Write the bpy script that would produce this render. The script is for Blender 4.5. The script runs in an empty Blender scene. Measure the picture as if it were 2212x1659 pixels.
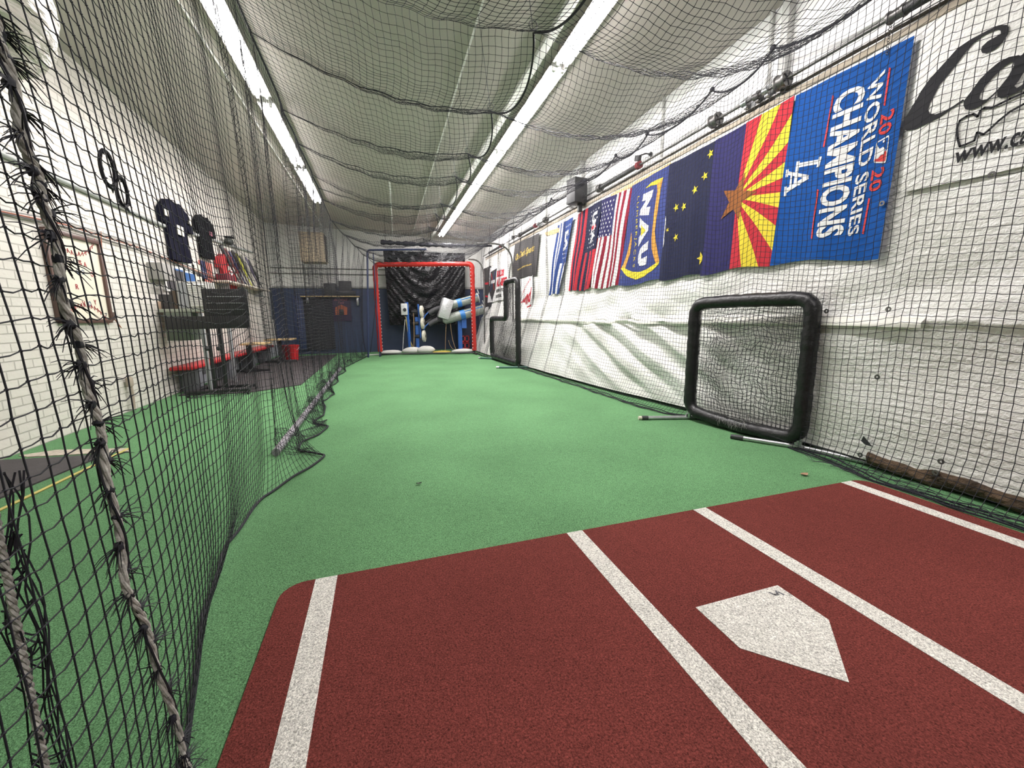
import bpy, bmesh, math, random
import numpy as np
from mathutils import Vector, Matrix
random.seed(7)
rng = np.random.default_rng(7)
S = bpy.context.scene
COL = S.collection
PI = math.pi

# ---------------------------------------------------------------- camera
F, YAW, PITCH, ROLL = 887.68, -0.3041, -0.1663, -0.0122
CAM = np.array([-1.3529, -1.1936, 1.1813])
_f = np.array([-math.sin(YAW)*math.cos(PITCH), math.cos(YAW)*math.cos(PITCH), math.sin(PITCH)])
_r = np.array([math.cos(YAW), math.sin(YAW), 0.0])
_u = np.cross(_r, _f)
_c, _s = math.cos(ROLL), math.sin(ROLL)
CR, CU = _c*_r+_s*_u, -_s*_r+_c*_u
cd = bpy.data.cameras.new('camera'); cam = bpy.data.objects.new('camera', cd); COL.objects.link(cam)
cd.sensor_width = 36; cd.lens = F/2212*36; cd.clip_start = .05; cd.clip_end = 100
M = Matrix.Identity(4)
for i in range(3):
    M[i][0], M[i][1], M[i][2], M[i][3] = CR[i], CU[i], -_f[i], CAM[i]
cam.matrix_world = M
S.camera = cam
def at(px, py, x=None, y=None, z=None):
    """point of the place on a known plane, measured from the photograph"""
    d = _f+(px-1106)/F*CR-(py-829.5)/F*CU
    if x is not None: t = (x-CAM[0])/d[0]
    elif y is not None: t = (y-CAM[1])/d[1]
    else: t = ((z or 0)-CAM[2])/d[2]
    return Vector(CAM+t*d)

# ---------------------------------------------------------------- world, light, exposure
S.view_settings.view_transform = 'Standard'; S.view_settings.look = 'None'
S.view_settings.exposure = 0.0; S.view_settings.gamma = 1.0
W = bpy.data.worlds.new('world'); S.world = W; W.use_nodes = True
W.node_tree.nodes['Background'].inputs[0].default_value = (.8, .84, .9, 1)
W.node_tree.nodes['Background'].inputs[1].default_value = 0.5
LIGHT_W = 97
def area(loc, sx, sy, power, col=(1, .955, .95), rot=(0, 0, 0)):
    l = bpy.data.lights.new('tube_light', 'AREA'); l.shape = 'RECTANGLE'; l.size = sx; l.size_y = sy
    l.energy = power; l.color = col; l.spread = PI
    o = bpy.data.objects.new('tube_light', l); COL.objects.link(o); o.location = loc; o.rotation_euler = rot
    return o
ROWS = {}
RY = [-3.1, 1.07, 3.43, 5.77, 8.1, 10.45]   # start of each fixture in the right row
LY = [3.0, 5.45, 7.9]
FIXL = 2.3
def ceil_z(x, y): return 3.86+.045*(2.2-x)-.012*(y-4)

# ---------------------------------------------------------------- materials
MATS = {}
def mat(name, col, rough=.6, metal=0, var=0, vscale=8, bump=0, bscale=40, spec=.5, emit=None, bdist=.01, stretch=(1, 1, 1), detail=4):
    if name in MATS: return MATS[name]
    m = bpy.data.materials.new(name); m.use_nodes = True
    nt = m.node_tree; n = nt.nodes; b = n['Principled BSDF']
    b.inputs['Base Color'].default_value = (*col, 1); b.inputs['Roughness'].default_value = rough
    b.inputs['Metallic'].default_value = metal; b.inputs['Specular IOR Level'].default_value = spec
    if emit: b.inputs['Emission Color'].default_value = (*emit[:3], 1); b.inputs['Emission Strength'].default_value = emit[3]
    if var or bump:
        tc = n.new('ShaderNodeTexCoord'); mp = n.new('ShaderNodeMapping'); mp.inputs['Scale'].default_value = stretch
        nt.links.new(tc.outputs['Object'], mp.inputs['Vector'])
    if var:
        t = n.new('ShaderNodeTexNoise'); t.inputs['Scale'].default_value = vscale; t.inputs['Detail'].default_value = detail
        nt.links.new(mp.outputs[0], t.inputs['Vector'])
        r = n.new('ShaderNodeMapRange'); r.inputs[1].default_value = .3; r.inputs[2].default_value = .7
        r.inputs[3].default_value = 1-var; r.inputs[4].default_value = 1+var
        nt.links.new(t.outputs['Fac'], r.inputs[0])
        x = n.new('ShaderNodeVectorMath'); x.operation = 'SCALE'; x.inputs[0].default_value = col
        nt.links.new(r.outputs[0], x.inputs['Scale']); nt.links.new(x.outputs[0], b.inputs['Base Color'])
    if bump:
        t = n.new('ShaderNodeTexNoise'); t.inputs['Scale'].default_value = bscale; t.inputs['Detail'].default_value = 5
        nt.links.new(mp.outputs[0], t.inputs['Vector'])
        bm = n.new('ShaderNodeBump'); bm.inputs['Strength'].default_value = bump; bm.inputs['Distance'].default_value = bdist
        nt.links.new(t.outputs['Fac'], bm.inputs['Height']); nt.links.new(bm.outputs[0], b.inputs['Normal'])
    MATS[name] = m
    return m
def turf_mat(name, col, big=.12):
    m = mat(name, col, rough=.95, spec=.1)
    nt = m.node_tree; n = nt.nodes; b = n['Principled BSDF']
    tc = n.new('ShaderNodeTexCoord')
    def noise(sc, det, dist=0):
        t = n.new('ShaderNodeTexNoise'); t.inputs['Scale'].default_value = sc; t.inputs['Detail'].default_value = det
        t.inputs['Distortion'].default_value = dist
        nt.links.new(tc.outputs['Object'], t.inputs['Vector']); return t.outputs['Fac']
    def rg(s, a, c, lo, hi):
        r = n.new('ShaderNodeMapRange'); r.inputs[1].default_value = a; r.inputs[2].default_value = c
        r.inputs[3].default_value = lo; r.inputs[4].default_value = hi; nt.links.new(s, r.inputs[0]); return r.outputs[0]
    def mul(a, c):
        r = n.new('ShaderNodeMath'); r.operation = 'MULTIPLY'; nt.links.new(a, r.inputs[0]); nt.links.new(c, r.inputs[1]); return r.outputs[0]
    f = mul(rg(noise(170, 4, .8), .32, .68, .45, 1.5), rg(noise(1.1, 4), .3, .7, 1-big, 1+big))
    f = mul(f, rg(noise(28, 3), .3, .7, .93, 1.07))
    x = n.new('ShaderNodeVectorMath'); x.operation = 'SCALE'; x.inputs[0].default_value = col
    nt.links.new(f, x.inputs['Scale']); nt.links.new(x.outputs[0], b.inputs['Base Color'])
    bm = n.new('ShaderNodeBump'); bm.inputs['Strength'].default_value = .9; bm.inputs['Distance'].default_value = .006
    nt.links.new(noise(170, 4, .8), bm.inputs['Height']); nt.links.new(bm.outputs[0], b.inputs['Normal'])
    return m
def brick_mat():
    m = mat('painted_brick', (.74, .71, .64), rough=.55)
    nt = m.node_tree; n = nt.nodes; b = n['Principled BSDF']
    tc = n.new('ShaderNodeTexCoord'); sp = n.new('ShaderNodeSeparateXYZ'); cb = n.new('ShaderNodeCombineXYZ')
    nt.links.new(tc.outputs['Object'], sp.inputs[0]); nt.links.new(sp.outputs['Y'], cb.inputs['X']); nt.links.new(sp.outputs['Z'], cb.inputs['Y'])
    br = n.new('ShaderNodeTexBrick'); br.inputs['Scale'].default_value = 1; br.inputs['Brick Width'].default_value = .21
    br.inputs['Row Height'].default_value = .082; br.inputs['Mortar Size'].default_value = .007; br.inputs['Mortar Smooth'].default_value = .4
    br.inputs['Color1'].default_value = (.69, .65, .60, 1); br.inputs['Color2'].default_value = (.65, .615, .56, 1); br.inputs['Mortar'].default_value = (.47, .44, .40, 1)
    nt.links.new(cb.outputs[0], br.inputs['Vector']); nt.links.new(br.outputs['Color'], b.inputs['Base Color'])
    t = n.new('ShaderNodeTexNoise'); t.inputs['Scale'].default_value = 30; nt.links.new(tc.outputs['Object'], t.inputs['Vector'])
    mx = n.new('ShaderNodeMath'); mx.operation = 'MULTIPLY_ADD'; mx.inputs[1].default_value = -1; nt.links.new(br.outputs['Fac'], mx.inputs[0])
    ms = n.new('ShaderNodeMath'); ms.operation = 'MULTIPLY'; ms.inputs[1].default_value = .35; nt.links.new(t.outputs['Fac'], ms.inputs[0]); nt.links.new(ms.outputs[0], mx.inputs[2])
    bm = n.new('ShaderNodeBump'); bm.inputs['Strength'].default_value = .7; bm.inputs['Distance'].default_value = .008
    nt.links.new(mx.outputs[0], bm.inputs['Height']); nt.links.new(bm.outputs[0], b.inputs['Normal'])
    return m
def tarp_mat():
    m = mat('white_tarp', (.80, .79, .74), rough=.5)
    nt = m.node_tree; n = nt.nodes; b = n['Principled BSDF']
    tc = n.new('ShaderNodeTexCoord')
    def noise(sc, det, st=(1, 1, 1)):
        mp = n.new('ShaderNodeMapping'); mp.inputs['Scale'].default_value = st; nt.links.new(tc.outputs['Object'], mp.inputs[0])
        t = n.new('ShaderNodeTexNoise'); t.inputs['Scale'].default_value = sc; t.inputs['Detail'].default_value = det
        nt.links.new(mp.outputs[0], t.inputs['Vector']); return t.outputs['Fac']
    cr = n.new('ShaderNodeValToRGB'); cr.color_ramp.elements[0].position = .3; cr.color_ramp.elements[0].color = (.74, .73, .68, 1)
    cr.color_ramp.elements[1].position = .62; cr.color_ramp.elements[1].color = (.90, .89, .86, 1)
    nt.links.new(noise(1.6, 7), cr.inputs[0]); nt.links.new(cr.outputs[0], b.inputs['Base Color'])
    a = n.new('ShaderNodeMath'); a.operation = 'ADD'; nt.links.new(noise(14, 4, (1, .45, 1.6)), a.inputs[0]); nt.links.new(noise(45, 3), a.inputs[1])
    bm = n.new('ShaderNodeBump'); bm.inputs['Strength'].default_value = .55; bm.inputs['Distance'].default_value = .02
    nt.links.new(a.outputs[0], bm.inputs['Height']); nt.links.new(bm.outputs[0], b.inputs['Normal'])
    return m

NET = mat('black_twine', (.012, .012, .018), rough=.6, spec=.3)
BLACK = mat('black_vinyl', (.009, .009, .010), rough=.36, spec=.4, bump=.6, bscale=22, bdist=.012)
BLACKM = mat('black_metal', (.02, .02, .022), rough=.4)
DARK = mat('dark_plastic', (.03, .03, .032), rough=.5)
STEEL = mat('galvanised_steel', (.48, .49, .5), rough=.32, metal=.85, var=.12, vscale=20)
DSTEEL = mat('dull_steel', (.16, .155, .15), rough=.42, metal=.7, var=.25, vscale=15)
RED = mat('red_vinyl', (.36, .020, .016), rough=.4, spec=.3, bump=.4, bscale=14, bdist=.01)
REDP = mat('red_paint', (.45, .02, .025), rough=.35)
BLUEP = mat('blue_paint', (.03, .12, .42), rough=.35)
NAVY = mat('navy_cloth', (.022, .027, .09), rough=.7, var=.12, vscale=30)
WHITE = mat('white_plastic', (.8, .79, .76), rough=.4)
CREAM = mat('cream_card', (.74, .68, .56), rough=.6)
WOOD = mat('plywood', (.50, .36, .18), rough=.5, var=.2, vscale=12, stretch=(1, 6, 1))
TUBE = mat('glowing_tube', (1, 1, 1), emit=(1, .955, .95, 51))
MOUSE = mat('grey_paint', (.32, .33, .34), rough=.5)

# ---------------------------------------------------------------- mesh builder
class MB:
    def __init__(s): s.v = []; s.f = []; s.m = []
    def add(s, vs, fs, mi=0):
        k = len(s.v); s.v += [tuple(v) for v in vs]; s.f += [tuple(k+i for i in f) for f in fs]
        s.m += [mi]*len(fs); return s
    def box(s, c, d, mi=0, rot=None, bev=0):
        x, y, z = (a/2 for a in d)
        if bev:
            b = min(bev, x*.9, y*.9, z*.9)
            bm = bmesh.new(); bmesh.ops.create_cube(bm, size=1)
            for q in bm.verts: q.co = Vector((q.co.x*d[0], q.co.y*d[1], q.co.z*d[2]))
            bmesh.ops.bevel(bm, geom=bm.edges[:], offset=b, segments=2, affect='EDGES', profile=.5)
            vs = [q.co.copy() for q in bm.verts]; bm.verts.index_update(); fs = [[q.index for q in f.verts] for f in bm.faces]; bm.free()
        else:
            vs = [Vector((i*x, j*y, k*z)) for i in (-1, 1) for j in (-1, 1) for k in (-1, 1)]
            fs = [(0, 1, 3, 2), (4, 6, 7, 5), (0, 4, 5, 1), (2, 3, 7, 6), (0, 2, 6, 4), (1, 5, 7, 3)]
        if rot is not None: vs = [rot @ q for q in vs]
        c = Vector(c)
        return s.add([q+c for q in vs], fs, mi)
    def tube(s, pts, r, n=10, mi=0, closed=False, cap=True):
        pts = [Vector(p) for p in pts]; N = len(pts)
        rs = r if isinstance(r, (list, tuple)) else [r]*N
        tang = []
        for i in range(N):
            a = pts[(i-1) % N] if (closed or i > 0) else pts[i]; b = pts[(i+1) % N] if (closed or i < N-1) else pts[i]
            tang.append((b-a).normalized())
        ref = Vector((0, 0, 1)) if abs(tang[0].z) < .9 else Vector((1, 0, 0))
        n1 = tang[0].cross(ref).normalized(); vs = []
        for i in range(N):
            t = tang[i]; n1 = (n1-t*n1.dot(t)).normalized(); n2 = t.cross(n1)
            for k in range(n):
                a = 2*PI*k/n; vs.append(pts[i]+(n1*math.cos(a)+n2*math.sin(a))*rs[i])
        fs = []
        for i in range(N if closed else N-1):
            j = (i+1) % N
            for k in range(n):
                k2 = (k+1) % n; fs.append((i*n+k, i*n+k2, j*n+k2, j*n+k))
        if cap and not closed: fs.append(tuple(range(n))[::-1]); fs.append(tuple((N-1)*n+k for k in range(n)))
        return s.add(vs, fs, mi)
    def lathe(s, prof, o, axis, n=24, mi=0):
        o = Vector(o); ax = Vector(axis).normalized(); ref = Vector((0, 0, 1)) if abs(ax.z) < .9 else Vector((1, 0, 0))
        a1 = ax.cross(ref).normalized(); a2 = ax.cross(a1); vs = []
        for r, h in prof:
            for k in range(n): a = 2*PI*k/n; vs.append(o+ax*h+(a1*math.cos(a)+a2*math.sin(a))*max(r, 1e-4))
        fs = [(i*n+k, i*n+(k+1) % n, (i+1)*n+(k+1) % n, (i+1)*n+k) for i in range(len(prof)-1) for k in range(n)]
        return s.add(vs, fs, mi)
    def grid(s, fn, nu, nv, mi=0, mfn=None):
        vs = [fn(i/nu, j/nv) for i in range(nu+1) for j in range(nv+1)]
        k = len(s.v); s.v += [tuple(v) for v in vs]
        for i in range(nu):
            for j in range(nv):
                a = k+i*(nv+1)+j; s.f.append((a, a+1, a+nv+2, a+nv+1)); s.m.append(mfn((i+.5)/nu, (j+.5)/nv) if mfn else mi)
        return s
    def prism(s, poly, z0, z1, mi=0):
        n = len(poly)
        return s.add([(x, y, z0) for x, y in poly]+[(x, y, z1) for x, y in poly],
                     [tuple(range(n))[::-1], tuple(range(n, 2*n))]+[(i, (i+1) % n, n+(i+1) % n, n+i) for i in range(n)], mi)
    def blob(s, c, r, nu=16, nv=10, mi=0, bumpy=0, seed=0):
        rr = random.Random(seed); ph = [rr.uniform(0, 6) for _ in range(6)]; c = Vector(c); vs = []
        for i in range(nv+1):
            th = PI*i/nv
            for k in range(nu):
                a = 2*PI*k/nu
                q = 1+bumpy*(math.sin(3*a+ph[0]+2*th)*.5+math.sin(5*th+ph[1])*.3+math.sin(7*a+ph[2]+4*th)*.25)
                vs.append(c+Vector((math.sin(th)*math.cos(a)*r[0]*q, math.sin(th)*math.sin(a)*r[1]*q, math.cos(th)*r[2]*q)))
        fs = [(i*nu+k, i*nu+(k+1) % nu, (i+1)*nu+(k+1) % nu, (i+1)*nu+k) for i in range(nv) for k in range(nu)]
        return s.add(vs, fs, mi)
    def build(s, name, mats, parent=None, smooth=True, ang=40):
        mats = mats if isinstance(mats, (list, tuple)) else [mats]
        v = np.array(s.v, dtype=float)
        if parent is None: o0 = np.array([(v[:, 0].min()+v[:, 0].max())/2, (v[:, 1].min()+v[:, 1].max())/2, v[:, 2].min()])
        else: o0 = np.array(world_loc(parent))
        me = bpy.data.meshes.new(name); me.from_pydata((v-o0).tolist(), [], s.f)
        for m in mats: me.materials.append(m)
        me.polygons.foreach_set('material_index', s.m)
        return finish(me, name, parent, o0, smooth, ang)
def world_loc(o):
    l = Vector(o.location); p = o.parent
    while p: l += Vector(p.location); p = p.parent
    return l
def finish(me, name, parent, o0, smooth=True, ang=40):
    if smooth:
        me.polygons.foreach_set('use_smooth', [True]*len(me.polygons))
        me.set_sharp_from_angle(angle=math.radians(ang))
    me.update()
    o = bpy.data.objects.new(name, me); COL.objects.link(o)
    if parent is not None: o.parent = parent
    else: o.location = o0
    return o
def tag(o, label=None, cat=None, group=None, kind=None):
    if label: o['label'] = label
    if cat: o['category'] = cat
    if group: o['group'] = group
    if kind: o['kind'] = kind
    return o
def thing(name, loc, label, cat, group=None):
    o = bpy.data.objects.new(name, None); COL.objects.link(o); o.location = loc; o.empty_display_size = .1
    return tag(o, label, cat, group)
def arc(c, r, a0, a1, n, ax1, ax2):
    c = Vector(c); ax1 = Vector(ax1); ax2 = Vector(ax2)
    return [c+ax1*(r*math.cos(a0+(a1-a0)*i/n))+ax2*(r*math.sin(a0+(a1-a0)*i/n)) for i in range(n+1)]
def bez(p0, p1, p2, n=10):
    p0, p1, p2 = Vector(p0), Vector(p1), Vector(p2)
    return [(1-t)**2*p0+2*t*(1-t)*p1+t*t*p2 for t in [i/n for i in range(n+1)]]

# netting as real twine: knotted square mesh laid over a surface grid P[u, v, 3]
def strands(P, rad, sides=3, mid=0, sag=(0, 0, -1)):
    U, V, _ = P.shape
    if mid:
        Q = np.zeros((U, 2*V-1, 3)); Q[:, ::2] = P
        ln = np.linalg.norm(P[:, 1:]-P[:, :-1], axis=2, keepdims=True)
        Q[:, 1::2] = (P[:, 1:]+P[:, :-1])/2+np.array(sag)*ln*mid*(rng.random((U, V-1, 1))*1.3)
        P = Q; V = P.shape[1]
    T = np.zeros_like(P); T[:, 1:-1] = P[:, 2:]-P[:, :-2]; T[:, 0] = P[:, 1]-P[:, 0]; T[:, -1] = P[:, -1]-P[:, -2]
    T /= np.linalg.norm(T, axis=2, keepdims=True)+1e-9
    ref = np.array([.31, .22, .93]) if abs(T[..., 2].mean()) < .6 else np.array([.93, .33, .1])
    n1 = np.cross(T, ref); n1 /= np.linalg.norm(n1, axis=2, keepdims=True)+1e-9; n2 = np.cross(T, n1)
    A = [2*PI*k/sides for k in range(sides)]
    vs = np.stack([P+rad*(n1*math.cos(a)+n2*math.sin(a)) for a in A], axis=2)   # U,V,s,3
    idx = np.arange(U*V*sides).reshape(U, V, sides)
    a = idx[:, :-1]; b = idx[:, 1:]
    q = np.stack([a, np.roll(a, -1, 2), np.roll(b, -1, 2), b], axis=-1).reshape(-1, 4)
    return vs.reshape(-1, 3), q
def knots(P, r):
    P = P.reshape(-1, 3); n = len(P); o = np.array([(1, 0, 0), (-1, 0, 0), (0, 1, 0), (0, -1, 0), (0, 0, 1), (0, 0, -1)])*r
    vs = (P[:, None]+o[None]).reshape(-1, 3)
    t = np.array([(0, 2, 4), (2, 1, 4), (1, 3, 4), (3, 0, 4), (2, 0, 5), (1, 2, 5), (3, 1, 5), (0, 3, 5)])
    return vs, (t[None]+6*np.arange(n)[:, None, None]).reshape(-1, 3)
def raw_mesh(name, chunks, material, parent, extra=None):
    o0 = np.array(world_loc(parent)) if parent is not None else None
    vs = np.concatenate([c[0] for c in chunks]); k = 0; loops = []; sizes = []
    for v, f in chunks:
        loops.append((f+k).reshape(-1)); sizes.append(np.full(len(f), f.shape[1])); k += len(v)
    loops = np.concatenate(loops).astype(np.int32); sizes = np.concatenate(sizes)
    if o0 is None: o0 = np.array([(vs[:, 0].min()+vs[:, 0].max())/2, (vs[:, 1].min()+vs[:, 1].max())/2, vs[:, 2].min()])
    me = bpy.data.meshes.new(name); me.vertices.add(len(vs)); me.vertices.foreach_set('co', (vs-o0).astype(np.float32).reshape(-1))
    me.loops.add(len(loops)); me.loops.foreach_set('vertex_index', loops)
    me.polygons.add(len(sizes)); st = np.concatenate([[0], np.cumsum(sizes)[:-1]]).astype(np.int32)
    me.polygons.foreach_set('loop_start', st); me.polygons.foreach_set('use_smooth', np.ones(len(sizes), bool))
    me.materials.append(material); me.update(calc_edges=True); me.validate()
    o = bpy.data.objects.new(name, me); COL.objects.link(o)
    if parent is not None: o.parent = parent
    else: o.location = o0
    return o
def netting(name, P, parent, r=.0016, near=None, mid=.07, kn=.0038, material=None):
    """near: number of leading u-rows that get knots and slack"""
    ch = []; nr = P.shape[0] if near is None else near
    a = P[:nr+1]; b = P[nr:]
    if len(a) > 1:
        ch.append(strands(a, r, 4, .02, (0, 0, -1))); ch.append(strands(a.transpose(1, 0, 2), r, 4, mid)); ch.append(knots(a, kn))
    if len(b) > 1:
        ch.append(strands(b, r, 3)); ch.append(strands(b.transpose(1, 0, 2), r, 3))
    return raw_mesh(name, ch, material or NET, parent)
def lerp_tab(tab, y):
    xs = [t[0] for t in tab]; ys = [t[1] for t in tab]; return np.interp(y, xs, ys)

# flat artwork laid on cloth: outlines are filled, cut into small pieces and mapped onto the cloth surface
def fill(splines, L=.05, off=0):
    cu = bpy.data.curves.new('tmp', 'CURVE'); cu.dimensions = '2D'; cu.fill_mode = 'BOTH'
    for sp in splines:
        q = cu.splines.new('POLY'); q.points.add(len(sp)-1); q.use_cyclic_u = True
        for i, p in enumerate(sp): q.points[i].co = (p[0], p[1], 0, 1)
    return _to2d(cu, L)
def _to2d(cu, L):
    o = bpy.data.objects.new('tmp', cu); COL.objects.link(o)
    dg = bpy.context.evaluated_depsgraph_get(); me = bpy.data.meshes.new_from_object(o.evaluated_get(dg))
    bm = bmesh.new(); bm.from_mesh(me); bmesh.ops.triangulate(bm, faces=bm.faces[:])
    for _ in range(6):
        e = [e for e in bm.edges if e.calc_length() > L]
        if not e: break
        bmesh.ops.subdivide_edges(bm, edges=e, cuts=1); bmesh.ops.triangulate(bm, faces=[f for f in bm.faces if len(f.verts) > 3])
    bm.verts.index_update()
    vs = [(v.co.x, v.co.y) for v in bm.verts]; fs = [tuple(v.index for v in f.verts) for f in bm.faces]; bm.free()
    bpy.data.objects.remove(o); bpy.data.meshes.remove(me)
    return vs, fs
def text2d(s, w, h, bold=0, shear=0, spacing=1.0, L=.05):
    cu = bpy.data.curves.new('tmp', 'FONT'); cu.body = s; cu.size = 1; cu.shear = shear; cu.offset = bold; cu.space_character = spacing
    cu.resolution_u = 3; cu.fill_mode = 'BOTH'; cu.dimensions = '2D'
    vs, fs = _to2d(cu, 9)
    x0 = min(v[0] for v in vs); x1 = max(v[0] for v in vs); y0 = min(v[1] for v in vs); y1 = max(v[1] for v in vs)
    vs = [((v[0]-x0)/(x1-x0)*w, (v[1]-y0)/(y1-y0)*h) for v in vs]
    if L < 1:
        bm = bmesh.new(); bv = [bm.verts.new((a, b, 0)) for a, b in vs]
        for f in fs:
            try: bm.faces.new([bv[i] for i in f])
            except ValueError: pass
        for _ in range(3):
            e = [e for e in bm.edges if e.calc_length() > L]
            if not e: break
            bmesh.ops.subdivide_edges(bm, edges=e, cuts=1); bmesh.ops.triangulate(bm, faces=[f for f in bm.faces if len(f.verts) > 3])
        bm.verts.index_update(); vs = [(v.co.x, v.co.y) for v in bm.verts]; fs = [tuple(v.index for v in f.verts) for f in bm.faces]; bm.free()
    return vs, fs
def star(cx, cy, r, rot=0, k=.4):
    return [(cx+math.cos(rot+PI/2+i*PI/5)*(r if i % 2 == 0 else r*k), cy+math.sin(rot+PI/2+i*PI/5)*(r if i % 2 == 0 else r*k)) for i in range(10)]

# ================================================================ THE ROOM
XR, XL, YB, YF = 2.24, -4.55, 13.6, -6.6
def slab(name, q, mats, t):                       # quad with thickness t (vector)
    m = MB(); t = Vector(t); q = [Vector(p) for p in q]
    m.add(q+[p+t for p in q], [(0, 1, 2, 3), (7, 6, 5, 4), (0, 4, 5, 1), (1, 5, 6, 2), (2, 6, 7, 3), (3, 7, 4, 0)])
    return tag(m.build(name, mats, smooth=False), kind='structure')
G = turf_mat('green_turf', (.112, .245, .112))
slab('floor', [(XL-.1, YF, 0), (XR+.2, YF, 0), (XR+.2, YB+.1, 0), (XL-.1, YB+.1, 0)], G, (0, 0, -.1))
CEILM = mat('painted_deck', (.515, .47, .44), rough=.7, var=.08, vscale=.7, bump=.15, bscale=30)
slab('ceiling', [(XL-.1, YF, ceil_z(XL-.1, YF)), (XR+.2, YF, ceil_z(XR+.2, YF)), (XR+.2, YB+.1, ceil_z(XR+.2, YB+.1)), (XL-.1, YB+.1, ceil_z(XL-.1, YB+.1))], CEILM, (0, 0, .12))
slab('wall_left', [(XL, YF, 0), (XL, YB, 0), (XL, YB, 4.5), (XL, YF, 4.5)], brick_mat(), (-.2, 0, 0))
WPAINT = mat('white_wall_paint', (.88, .88, .87), rough=.55, var=.05, vscale=2, bump=.2, bscale=12)
slab('wall_right', [(XR, YF, 0), (XR, YB, 0), (XR, YB, 4.3), (XR, YF, 4.3)], WPAINT, (.2, 0, 0))
slab('wall_front', [(XL-.2, YF, 0), (XR+.2, YF, 0), (XR+.2, YF, 4.7), (XL-.2, YF, 4.7)], WPAINT, (0, -.2, 0))
slab('wall_back', [(XL-.2, YB, 2.1), (XR+.2, YB, 2.1), (XR+.2, YB, 4.5), (XL-.2, YB, 4.5)], mat('back_wall_paint', (.6, .6, .58), rough=.6, var=.05, vscale=2), (0, .2, 0))
slab('wall_back_lower', [(XL-.2, YB-.02, 0), (XR+.2, YB-.02, 0), (XR+.2, YB-.02, 2.1), (XL-.2, YB-.02, 2.1)], mat('navy_wall_paint', (.024, .038, .085), rough=.5, var=.12, vscale=1.5), (0, .2, 0))
m = MB(); m.box((XL+.01, 10.2, .17), (.03, 6.8, .34)); o = m.build('baseboard_left', mat('grey_skirting', (.30, .31, .34), rough=.5, var=.1)); tag(o, kind='structure')
# ceiling joints, bright flange beside the lamps, downstand over the far end
SEAM = mat('pale_sealant', (.78, .78, .74), rough=.5)
for i, (a, b, w) in enumerate([((-.36, -3), (-.18, YB), .02), ((-1.0, 8.3), (-.8, YB), .035), ((-3.0, -3), (-2.9, YB), .02)]):
    m = MB(); za, zb = ceil_z(*a)-.008, ceil_z(*b)-.008
    m.tube([(a[0], a[1], za), (b[0], b[1], zb)], w/2, 6)
    tag(m.build('trim_%d' % (i+1), SEAM), kind='structure')
m = MB(); x0 = .44
for a in (0,):
    y0, y1 = -6, YB-.1; z0, z1 = ceil_z(x0, y0), ceil_z(x0, y1)
    m.add([(x0-.04, y0, z0), (x0+.05, y0, z0), (x0+.05, y0, z0-.05), (x0-.04, y0, z0-.05), (x0-.04, y1, z1), (x0+.05, y1, z1), (x0+.05, y1, z1-.05), (x0-.04, y1, z1-.05)],
          [(0, 1, 2, 3), (7, 6, 5, 4), (0, 4, 5, 1), (1, 5, 6, 2), (2, 6, 7, 3), (3, 7, 4, 0)])
tag(m.build('trim_4', mat('glossy_white_flange', (.75, .76, .72), rough=.18, var=.25, vscale=3, stretch=(1, .4, 1))), kind='structure')
for i, y in enumerate([1.95, 2.13, 3.66, 5.84, 6.36, 7.56, 9.9]):      # upright conduits / studs on the white wall
    m = MB(); w = .075 if i in (0, 3) else .035
    m.box((XR-w/2, y, (3.9+3.0)/2), (w, w, .96), bev=.01)
    tag(m.build('trim_%d' % (5+i), mat('grey_white_stud', (.55, .55, .53), rough=.45, var=.15)), kind='structure')

# ---------------------------------------------------------------- tube lamps
HOUS = mat('lamp_housing', (.72, .72, .70), rough=.35)
def lamp(x, y0, label, grp, p=1):
    y1 = y0+FIXL; c = (x, (y0+y1)/2, ceil_z(x, (y0+y1)/2)-.13)
    t = thing('tube_lamp', c, label, 'ceiling light', grp)
    za, zb = ceil_z(x, y0), ceil_z(x, y1)
    m = MB(); vs = []
    for yy, zz in ((y0, za), (y1, zb)):
        vs += [(x-.035, yy, zz-.004), (x+.035, yy, zz-.004), (x+.105, yy, zz-.078), (x-.105, yy, zz-.078)]
    m.add(vs, [(0, 1, 2, 3), (7, 6, 5, 4), (0, 4, 5, 1), (1, 5, 6, 2), (2, 6, 7, 3), (3, 7, 4, 0)])
    m.build('housing', HOUS, t, smooth=False)
    for dx in (-.052, .052):
        m = MB(); m.tube([(x+dx, y0+.04, za-.098), (x+dx, y1-.04, zb-.098)], .0165, 12); m.build('tube', TUBE, t)
        for yy, zz in ((y0+.02, za), (y1-.02, zb)):
            m = MB(); m.box((x+dx, yy, zz-.09), (.03, .035, .06)); m.build('lamp_holder', WHITE, t, smooth=False)
    area((x, (y0+y1)/2, (za+zb)/2-.13), .12, FIXL-.1, LIGHT_W*p)
    area((x, (y0+y1)/2, (za+zb)/2-.09), .16, FIXL-.1, LIGHT_W*.04, rot=(PI, 0, 0))
pos = ['over the batting mat', 'just beyond the batting mat', 'over the middle of the cage', 'past the middle of the cage', 'at the far end of the right row']
for i, y in enumerate(RY):
    d = pos[i-1] if i else 'behind home plate and out of view'
    lamp(.68, y, 'twin tube lamp of the right row, '+d, 'right row of tube lamps')
posl = ['nearest the camera', 'in the middle of the left row', 'at the far end of the left row']
for i, y in enumerate(LY):
    d = posl[i]
    lamp(-2.62, y, 'twin tube lamp over the left net, '+d, 'left row of tube lamps', .55)

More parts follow.
